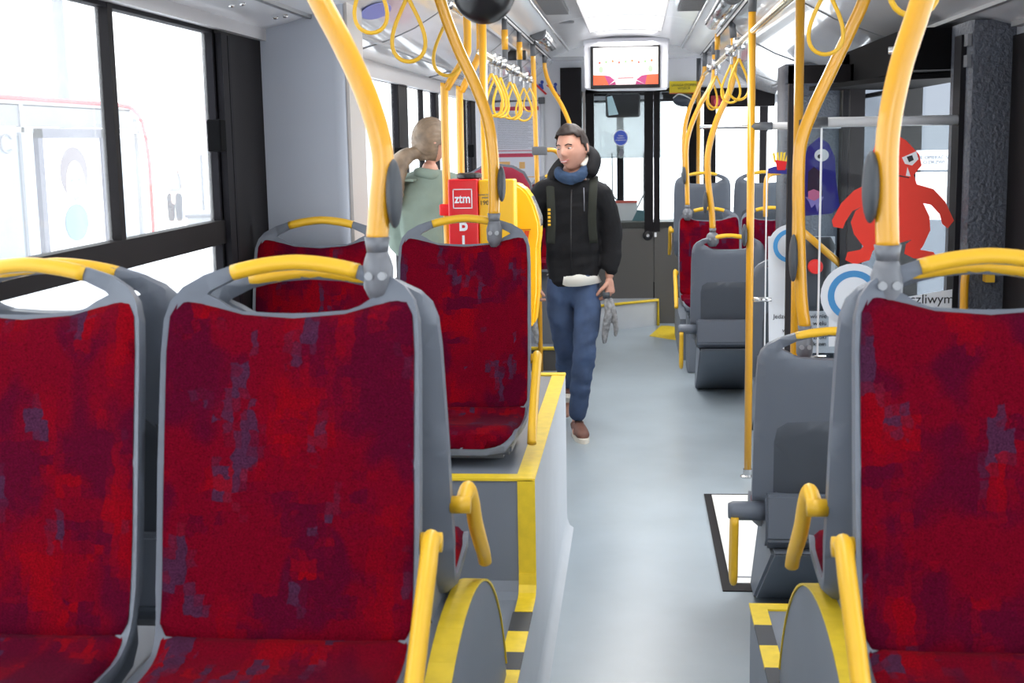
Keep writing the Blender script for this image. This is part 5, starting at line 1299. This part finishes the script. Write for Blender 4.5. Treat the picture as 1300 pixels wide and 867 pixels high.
def shoe(a, dirv, pitch, nm='shoe'):
    """a: heel point on the sole; dirv: unit XY towards the toe"""
    rot = Matrix.Translation(a) @ Matrix.Rotation(math.atan2(dirv[0], -dirv[1]), 4, 'Z') @ Matrix.Rotation(pitch, 4, 'X')
    up_ = chain([V(0, -0.02, 0.085), V(0, -0.03, 0.055), V(0, -0.12, 0.05), V(0, -0.19, 0.042), V(0, -0.245, 0.036)], [0.046, (0.042, 0.045), (0.044, 0.040), (0.046, 0.030), (0.036, 0.024)])
    for v in up_.verts: v.co.z = max(v.co.z, 0.018)
    bmesh.ops.transform(up_, matrix=rot, verts=up_.verts[:]); s1 = obj(nm, up_, M['shoe'], man, angle=180)
    so = prism(bmesh.new(), [(0.046*math.cos(t_)*(1.0 if math.sin(t_) > 0 else 0.92)*(0.9 if -0.3 < math.sin(t_) < 0.3 else 1), -0.125-0.145*math.sin(t_)) for t_ in [2*PI*k/28 for k in range(28)]], 'z', 0.0, 0.026)
    bmesh.ops.transform(so, matrix=rot, verts=so.verts[:]); obj('sole', so, M['sole'], s1)
    lc = bmesh.new()
    for k in range(5): tube(lc, [V(-0.022, -0.07-0.018*k, 0.090-0.006*k), V(0.0, -0.075-0.018*k, 0.096-0.0065*k), V(0.022, -0.07-0.018*k, 0.090-0.006*k)], 0.003, seg=6)
    bmesh.ops.transform(lc, matrix=rot, verts=lc.verts[:]); obj('laces', lc, M['black'], s1)
shoe(V(-0.345, my-0.03, 0.0), Vector((0.22, -0.97)), 0.0)
shoe(V(-0.42, my+0.40, 0.085), Vector((0.05, -1.0)), -0.35)
# gloves held in his hands
for (w_, sx, lab) in ((wrR, -1, 'right'), (wrL, 1, 'left')):
    g = thing('knitted_glove', 'grey knitted gloves hanging from the person\'s hand nearer the ' + ('seat' if sx < 0 else 'cab door'), 'gloves', w_ + V(0, -0.06, -0.14), 'knitted gloves in the hands')
    c0 = w_ + V(0.015*(-sx), -0.065, -0.11)
    gb = join(chain([c0+V(0, 0, 0.02), c0+V(0.015*sx, -0.01, -0.06), c0+V(0.0, 0, -0.13), c0+V(-0.01*sx, 0.0, -0.20), c0+V(-0.012*sx, 0.01, -0.25)], [(0.024, 0.018), (0.030, 0.02), (0.034, 0.02), (0.028, 0.016), (0.014, 0.01)]),
              chain([c0+V(0.02*sx, 0.01, 0.02), c0+V(0.045*sx, 0.01, -0.07), c0+V(0.055*sx, 0.02, -0.16), c0+V(0.05*sx, 0.02, -0.21)], [0.016, 0.018, 0.017, 0.010]))
    obj('glove', remesh(gb, 0.006, 1), M['glove'], g, angle=180)
    obj('cuff', tb([c0+V(-0.02, 0, 0.03), c0+V(0.02, 0, 0.034)], 0.018), M['pad'], g)

# ---- the woman with the ponytail
wx, wy = -1.065, 6.72
wom = thing('person', 'person with a blonde ponytail and sage green jacket standing by the left windows, back turned', 'person', (wx, wy, 0))
WH = V(wx+0.015, wy, 1.702); wrot = Euler((0.0, 0.0, math.radians(128)))
sL, sR = V(wx-0.13, wy+0.06, 1.45), V(wx+0.17, wy-0.02, 1.45)
wb = skin_mesh('w', [V(wx, wy, 0.93), V(wx, wy, 1.12), V(wx, wy, 1.32), V(wx, wy, 1.44), V(wx, wy, 1.52), V(wx+0.01, wy, 1.61), sL, V(wx-0.17, wy+0.08, 1.18), V(wx-0.02, wy+0.2, 1.02), sR, V(wx+0.20, wy+0.02, 1.18), V(wx+0.17, wy+0.20, 1.05),
                     V(wx-0.08, wy+0.03, 0.85), V(wx-0.09, wy+0.03, 0.48), V(wx-0.09, wy+0.06, 0.09), V(wx+0.08, wy-0.03, 0.85), V(wx+0.09, wy-0.03, 0.48), V(wx+0.09, wy, 0.09)],
    [(0, 1), (1, 2), (2, 3), (3, 4), (4, 5), (3, 6), (6, 7), (7, 8), (3, 9), (9, 10), (10, 11), (0, 12), (12, 13), (13, 14), (0, 15), (15, 16), (16, 17)],
    [(0.13, 0.11), (0.11, 0.09), (0.12, 0.09), (0.09, 0.075), 0.05, 0.045, 0.05, 0.037, 0.024, 0.05, 0.037, 0.024, 0.075, 0.05, 0.036, 0.075, 0.05, 0.036])
hb, hm2 = head_bm(WH, wrot, 0.93)
h1 = hand_bm(V(wx-0.02, wy+0.2, 1.02), (0.7, 0.5, -0.3), (0, 0.3, 1), (0.3, -0.6, 0), 0.7, 0.95)
h2 = hand_bm(V(wx+0.17, wy+0.20, 1.05), (-0.2, 0.9, -0.3), (0, 0.3, 1), (-0.9, 0, 0), 0.7, 0.95)
ft = join(*[chain([V(x_, y_, 0.09), V(x_+0.02, y_+0.01, 0.045), V(x_+0.11, y_+0.08, 0.025)], [0.034, 0.033, 0.024]) for x_, y_ in ((wx-0.09, wy+0.06), (wx+0.09, wy))])
obj('body', remesh(join(wb, hb, h1, h2, ft), 0.005, 1), M['skin'], wom, angle=180)
bm = bmesh.new(); bmesh.ops.create_uvsphere(bm, u_segments=64, v_segments=40, radius=1)
dead = []
for v in bm.verts:
    x, y, z = v.co
    line = 0.055 if y < -0.45 else (-0.02 if y < -0.05 else -0.10)
    if z*0.118 < line: dead.append(v)
    strand = 0.0035*math.sin(math.atan2(x, z+0.6)*42)
    v.co = (x*(0.076+0.013+strand), y*(0.096+0.015+strand), z*(0.118+0.013+strand))
bmesh.ops.delete(bm, geom=dead, context='VERTS')
r_ = bmesh.ops.extrude_face_region(bm, geom=bm.faces[:])
for v in [g for g in r_['geom'] if isinstance(g, bmesh.types.BMVert)]: v.co *= 0.87
bmesh.ops.transform(bm, matrix=hm2, verts=bm.verts[:])
obj('hair', bm, M['hair_blond'], wom, angle=180)
q0 = hm2 @ V(0, 0.095, -0.065)
pt = chain([q0+V(0.03, 0.02, 0.015), q0, q0+V(-0.040, -0.018, -0.004), q0+V(-0.080, -0.035, -0.04), q0+V(-0.105, -0.045, -0.11), q0+V(-0.105, -0.055, -0.19), q0+V(-0.09, -0.06, -0.27)], [0.050, 0.030, 0.046, 0.058, 0.062, 0.052, 0.020])
for v in pt.verts: v.co += V(1, 0.3, 0.4)*0.004*math.sin(v.co.x*200 + v.co.z*140)
hobj = [c_ for c_ in wom.children if c_.name.startswith('hair')][0]
obj('ponytail', pt, M['hair_blond'], wom, angle=180)
obj('hair_tie', tb([q0+V(0.004, 0.004, 0), q0+V(-0.010, -0.007, -0.003)], 0.021), M['black'], wom)
cj = skin_mesh('k', [V(wx, wy, 0.78), V(wx, wy, 0.95), V(wx, wy, 1.15), V(wx, wy, 1.34), V(wx, wy, 1.46), V(wx+0.01, wy, 1.565), sL, V(wx-0.19, wy+0.08, 1.18), V(wx-0.03, wy+0.19, 1.03), sR, V(wx+0.21, wy+0.02, 1.18), V(wx+0.175, wy+0.18, 1.055)],
    [(0, 1), (1, 2), (2, 3), (3, 4), (4, 5), (4, 6), (6, 7), (7, 8), (4, 9), (9, 10), (10, 11)],
    [(0.20, 0.17), (0.185, 0.155), (0.17, 0.14), (0.165, 0.13), (0.11, 0.10), (0.080, 0.080), 0.082, 0.072, 0.05, 0.082, 0.072, 0.05], root=2)
for v in cj.verts:
    p = v.co; k = 0.022*noise.noise(V(p.x*9, p.y*9, p.z*4)) + 0.010*noise.noise(V(p.x*22, p.y*22, p.z*14))
    d_ = V(p.x-wx, p.y-wy, 0)
    if d_.length > 1e-4: v.co += d_.normalized()*k
obj('jacket', remesh(cj, 0.008, 2), M['sage'], wom, angle=180)
obj('collar', chain([V(wx-0.06, wy+0.05, 1.53), V(wx-0.05, wy-0.05, 1.545), V(wx+0.04, wy-0.08, 1.53), V(wx+0.10, wy-0.02, 1.515)], [0.026, 0.03, 0.03, 0.024]), M['sage'], wom, angle=180)
obj('shoulder_tab', prism(bmesh.new(), [(wx-0.20, wy-0.10), (wx-0.06, wy-0.13), (wx-0.05, wy-0.05), (wx-0.19, wy-0.02)], 'z', 1.50, 1.512), M['sage'], wom)
tr = skin_mesh('t', [V(wx, wy, 0.95), V(wx, wy, 0.87), V(wx-0.08, wy+0.03, 0.80), V(wx-0.09, wy+0.03, 0.48), V(wx-0.09, wy+0.06, 0.12), V(wx+0.08, wy-0.03, 0.80), V(wx+0.09, wy-0.03, 0.48), V(wx+0.09, wy, 0.12)],
    [(0, 1), (1, 2), (2, 3), (3, 4), (1, 5), (5, 6), (6, 7)], [(0.14, 0.12), (0.14, 0.12), 0.09, 0.062, 0.05, 0.09, 0.062, 0.05])
obj('trousers', tr, M['navy'], wom, angle=180)
for x_, y_ in ((wx-0.09, wy+0.06), (wx+0.09, wy)):
    b_ = chain([V(x_, y_, 0.14), V(x_, y_, 0.055), V(x_+0.06, y_+0.04, 0.042), V(x_+0.13, y_+0.095, 0.034)], [0.048, 0.045, 0.04, 0.03])
    for v in b_.verts: v.co.z = max(v.co.z, 0.0)
    obj('shoe', b_, M['navy'], wom, angle=180)

# ================================================================ OUTSIDE
struct('ground', box(-90, 60, -40, 160, -0.52, -0.5), M['snow'])
struct('ground_kerb', box(-60, -7.0, 5, 60, -0.5, -0.42), M['snow'])
M['sh_red'] = mat('shelter_red', rgb(190, 40, 48), 0.5)
M['sh_grey'] = mat('shelter_grey', rgb(96, 98, 106), 0.4)
M['sh_white'] = mat('shelter_white', rgb(140, 142, 148), 0.5)
M['sh_glass'] = glass('shelter_glass', (0.60, 0.64, 0.68, 1), 0.15)
SX = -9.1
sh = thing('bus_shelter', 'white bus stop shelter with a thin red rounded edge outside the left window', 'bus shelter', (SX, 18, -0.42))
rim = smooth_path([(SX, 12.0, 2.44), (SX, 18.0, 2.45), (SX, 22.6, 2.44)], 3) + [Vector(p) for p in ((SX, 23.1, 2.42), (SX, 23.45, 2.33), (SX, 23.7, 2.15), (SX, 23.85, 1.85), (SX, 23.95, 1.4), (SX, 23.95, 0.2), (SX, 23.9, -0.15), (SX, 23.75, -0.32), (SX, 23.5, -0.40))]
obj('red_rim', tb(rim, 0.035, seg=8), M['sh_red'], sh)
obj('roof', box(SX-1.4, SX-0.02, 12.0, 23.3, 2.34, 2.42), M['sh_white'], sh, False)
obj('fascia', box(SX-0.06, SX-0.02, 12.0, 23.2, 2.03, 2.36), M['sh_grey'], sh, False)
for k, y in enumerate((13.5, 16.4, 18.9, 22.4, 23.5)):
    obj('post', box(SX-0.08, SX, y-0.05, y+0.05, -0.42, 2.36), M['sh_white'], sh, False)
obj('back_glass', box(SX-1.36, SX-1.35, 12.0, 23.4, -0.2, 2.0), M['sh_glass'], sh, False)
obj('front_glass', join(box(SX-0.05, SX-0.04, 12.0, 18.9, -0.2, 1.9), box(SX-0.05, SX-0.04, 22.4, 23.5, -0.2, 1.9)), M['sh_glass'], sh, False)
obj('crossbar', box(SX-0.08, SX, 12.0, 23.5, 1.94, 2.02), M['sh_white'], sh, False)
# stop sign disc glyph on the glass
obj('glass_mark', tb([(SX-0.02, 18.4+0.18*math.cos(t_), 1.78+0.13*math.sin(t_)) for t_ in [0.6+4.9*k/16 for k in range(17)]], 0.02, seg=6), M['inkgrey'], sh)
pz = thing('advert_poster', 'framed advertising poster with a pale portrait inside the bus shelter', 'poster', (SX, 20.6, 0.0))
obj('frame', join(box(SX-0.02, SX+0.06, 19.25, 19.42, -0.05, 2.0), box(SX-0.02, SX+0.06, 21.65, 21.82, -0.05, 2.0), box(SX-0.02, SX+0.06, 19.25, 21.82, 1.86, 2.0), box(SX-0.02, SX+0.06, 19.25, 21.82, -0.1, 0.04)), mat('poster_frame', rgb(60, 60, 78), 0.5), pz, False)
obj('sheet', box(SX-0.01, SX+0.02, 19.4, 21.7, 0.0, 1.9), M['paper'], pz, False)
def yzdisc(cy, cz, ry, rz, x, m, nm):
    obj(nm, prism(bmesh.new(), circ(cy, cz, ry, rz, 24), 'x', x, x+0.006), m, pz, False)
yzdisc(20.55, 1.30, 0.52, 0.42, SX+0.022, mat('poster_hair', rgb(100, 92, 98), 0.8), 'portrait_hair')
yzdisc(20.55, 1.10, 0.36, 0.40, SX+0.030, mat('poster_face', rgb(176, 160, 156), 0.8), 'portrait_face')
yzdisc(20.50, 0.50, 0.44, 0.30, SX+0.038, mat('poster_blue', rgb(90, 120, 138), 0.8), 'portrait_scarf')
for dy in (-0.14, 0.14): yzdisc(20.55+dy, 1.18, 0.06, 0.03, SX+0.038, M['inkgrey'], 'portrait_eye')
obj('portrait_mouth', prism(bmesh.new(), [(20.40, 0.92), (20.70, 0.92), (20.62, 0.86), (20.48, 0.86)], 'x', SX+0.038, SX+0.044), M['inkgrey'], pz, False)
# lamp posts
for (x_, y_, h_, lab) in ((-16.5, 37.0, 13, 'tall thin grey lamp post beyond the shelter'), (-15.0, 52.0, 10, 'distant faint lamp post right of the sliding window bar')):
    lp = thing('lamp_post', lab, 'lamp post', (x_, y_, -0.5))
    obj('pole', tb([(x_, y_, -0.5), (x_, y_, h_)], [0.22, 0.10], seg=10), mat('post_grey', rgb(110, 112, 120), 0.5), lp)
    obj('lamp_head', tb([(x_, y_, h_), (x_+1.2, y_, h_+0.2)], [0.06, 0.10], seg=8), M['sh_grey'], lp)
# pedestrian, rubbish bin, snow heap, red notice outside
def simple_person(x, y, z, label):
    t = thing('person', label, 'person', (x, y, z))
    b_ = skin_mesh('q', [V(x, y, z+0.95), V(x, y, z+1.3), V(x, y, z+1.5), V(x, y, z+1.68), V(x-0.22, y, z+1.42), V(x-0.28, y, z+1.1), V(x-0.2, y, z+0.95), V(x+0.22, y, z+1.42), V(x+0.28, y, z+1.1), V(x+0.22, y, z+0.92), V(x-0.1, y, z+0.5), V(x-0.11, y, z+0.03), V(x+0.1, y, z+0.5), V(x+0.11, y, z+0.03)],
        [(0, 1), (1, 2), (2, 3), (2, 4), (4, 5), (5, 6), (2, 7), (7, 8), (8, 9), (0, 10), (10, 11), (0, 12), (12, 13)], [0.13, 0.15, 0.08, 0.10, 0.07, 0.05, 0.04, 0.07, 0.05, 0.04, 0.09, 0.06, 0.09, 0.06])
    obj('body', b_, mat('far_skin', rgb(190, 160, 150), 0.7), t, angle=180)
    obj('coat', chain([V(x, y, z+0.82), V(x, y, z+1.15), V(x, y, z+1.45)], [0.24, 0.21, 0.15]), mat('far_coat', rgb(120, 120, 124), 0.8), t, angle=180)
    obj('trousers', join(chain([V(x-0.1, y, z+0.85), V(x-0.11, y, z+0.06)], [0.12, 0.09]), chain([V(x+0.1, y, z+0.85), V(x+0.11, y, z+0.06)], [0.12, 0.09])), mat('far_trousers', rgb(30, 32, 48), 0.8), t, angle=180)
simple_person(-12.1, 33.5, -0.35, 'distant pedestrian in a pale coat standing in the snow beyond the shelter')
bn = thing('rubbish_bin', 'grey rubbish bin outside at the right end of the shelter', 'bin', (-8.3, 24.6, -0.42))
obj('body', bbox(-8.6, -7.9, 24.4, 24.9, -0.42, 0.35, 0.04), mat('bin_grey', rgb(150, 152, 156), 0.6), bn)
obj('rim', bbox(-8.63, -7.87, 24.37, 24.93, 0.33, 0.40, 0.02), M['sh_grey'], bn)
hp_ = bmesh.new(); bmesh.ops.create_icosphere(hp_, subdivisions=4, radius=1)
for v in hp_.verts:
    v.co = Vector((v.co.x*1.6, v.co.y*0.9, max(0, v.co.z)*0.42)) * (1+0.35*noise.noise(v.co*2.5)) + Vector((-7.3, 22.0, -0.43))
o = obj('snow_heap', hp_, M['snow']); tag(o, 'lumpy heap of snow at the foot of the shelter', 'snow heap')
nb = thing('red_notice', 'small board with faint red print beyond the window latch', 'sign', (-14.3, 42, 0))
obj('board', box(-15.0, -13.4, 42, 42.05, 1.4, 3.2), M['paper'], nb, False)
obj('red_lines', join(*[box(-14.9, -13.6, 41.96, 42.0, 1.6+0.4*k, 1.75+0.4*k) for k in range(4)]), mat('faint_red', rgb(226, 170, 174), 0.8), nb, False)
obj('leg', tb([(-14.2, 42, -0.5), (-14.2, 42, 1.4)], 0.05), M['sh_grey'], nb)
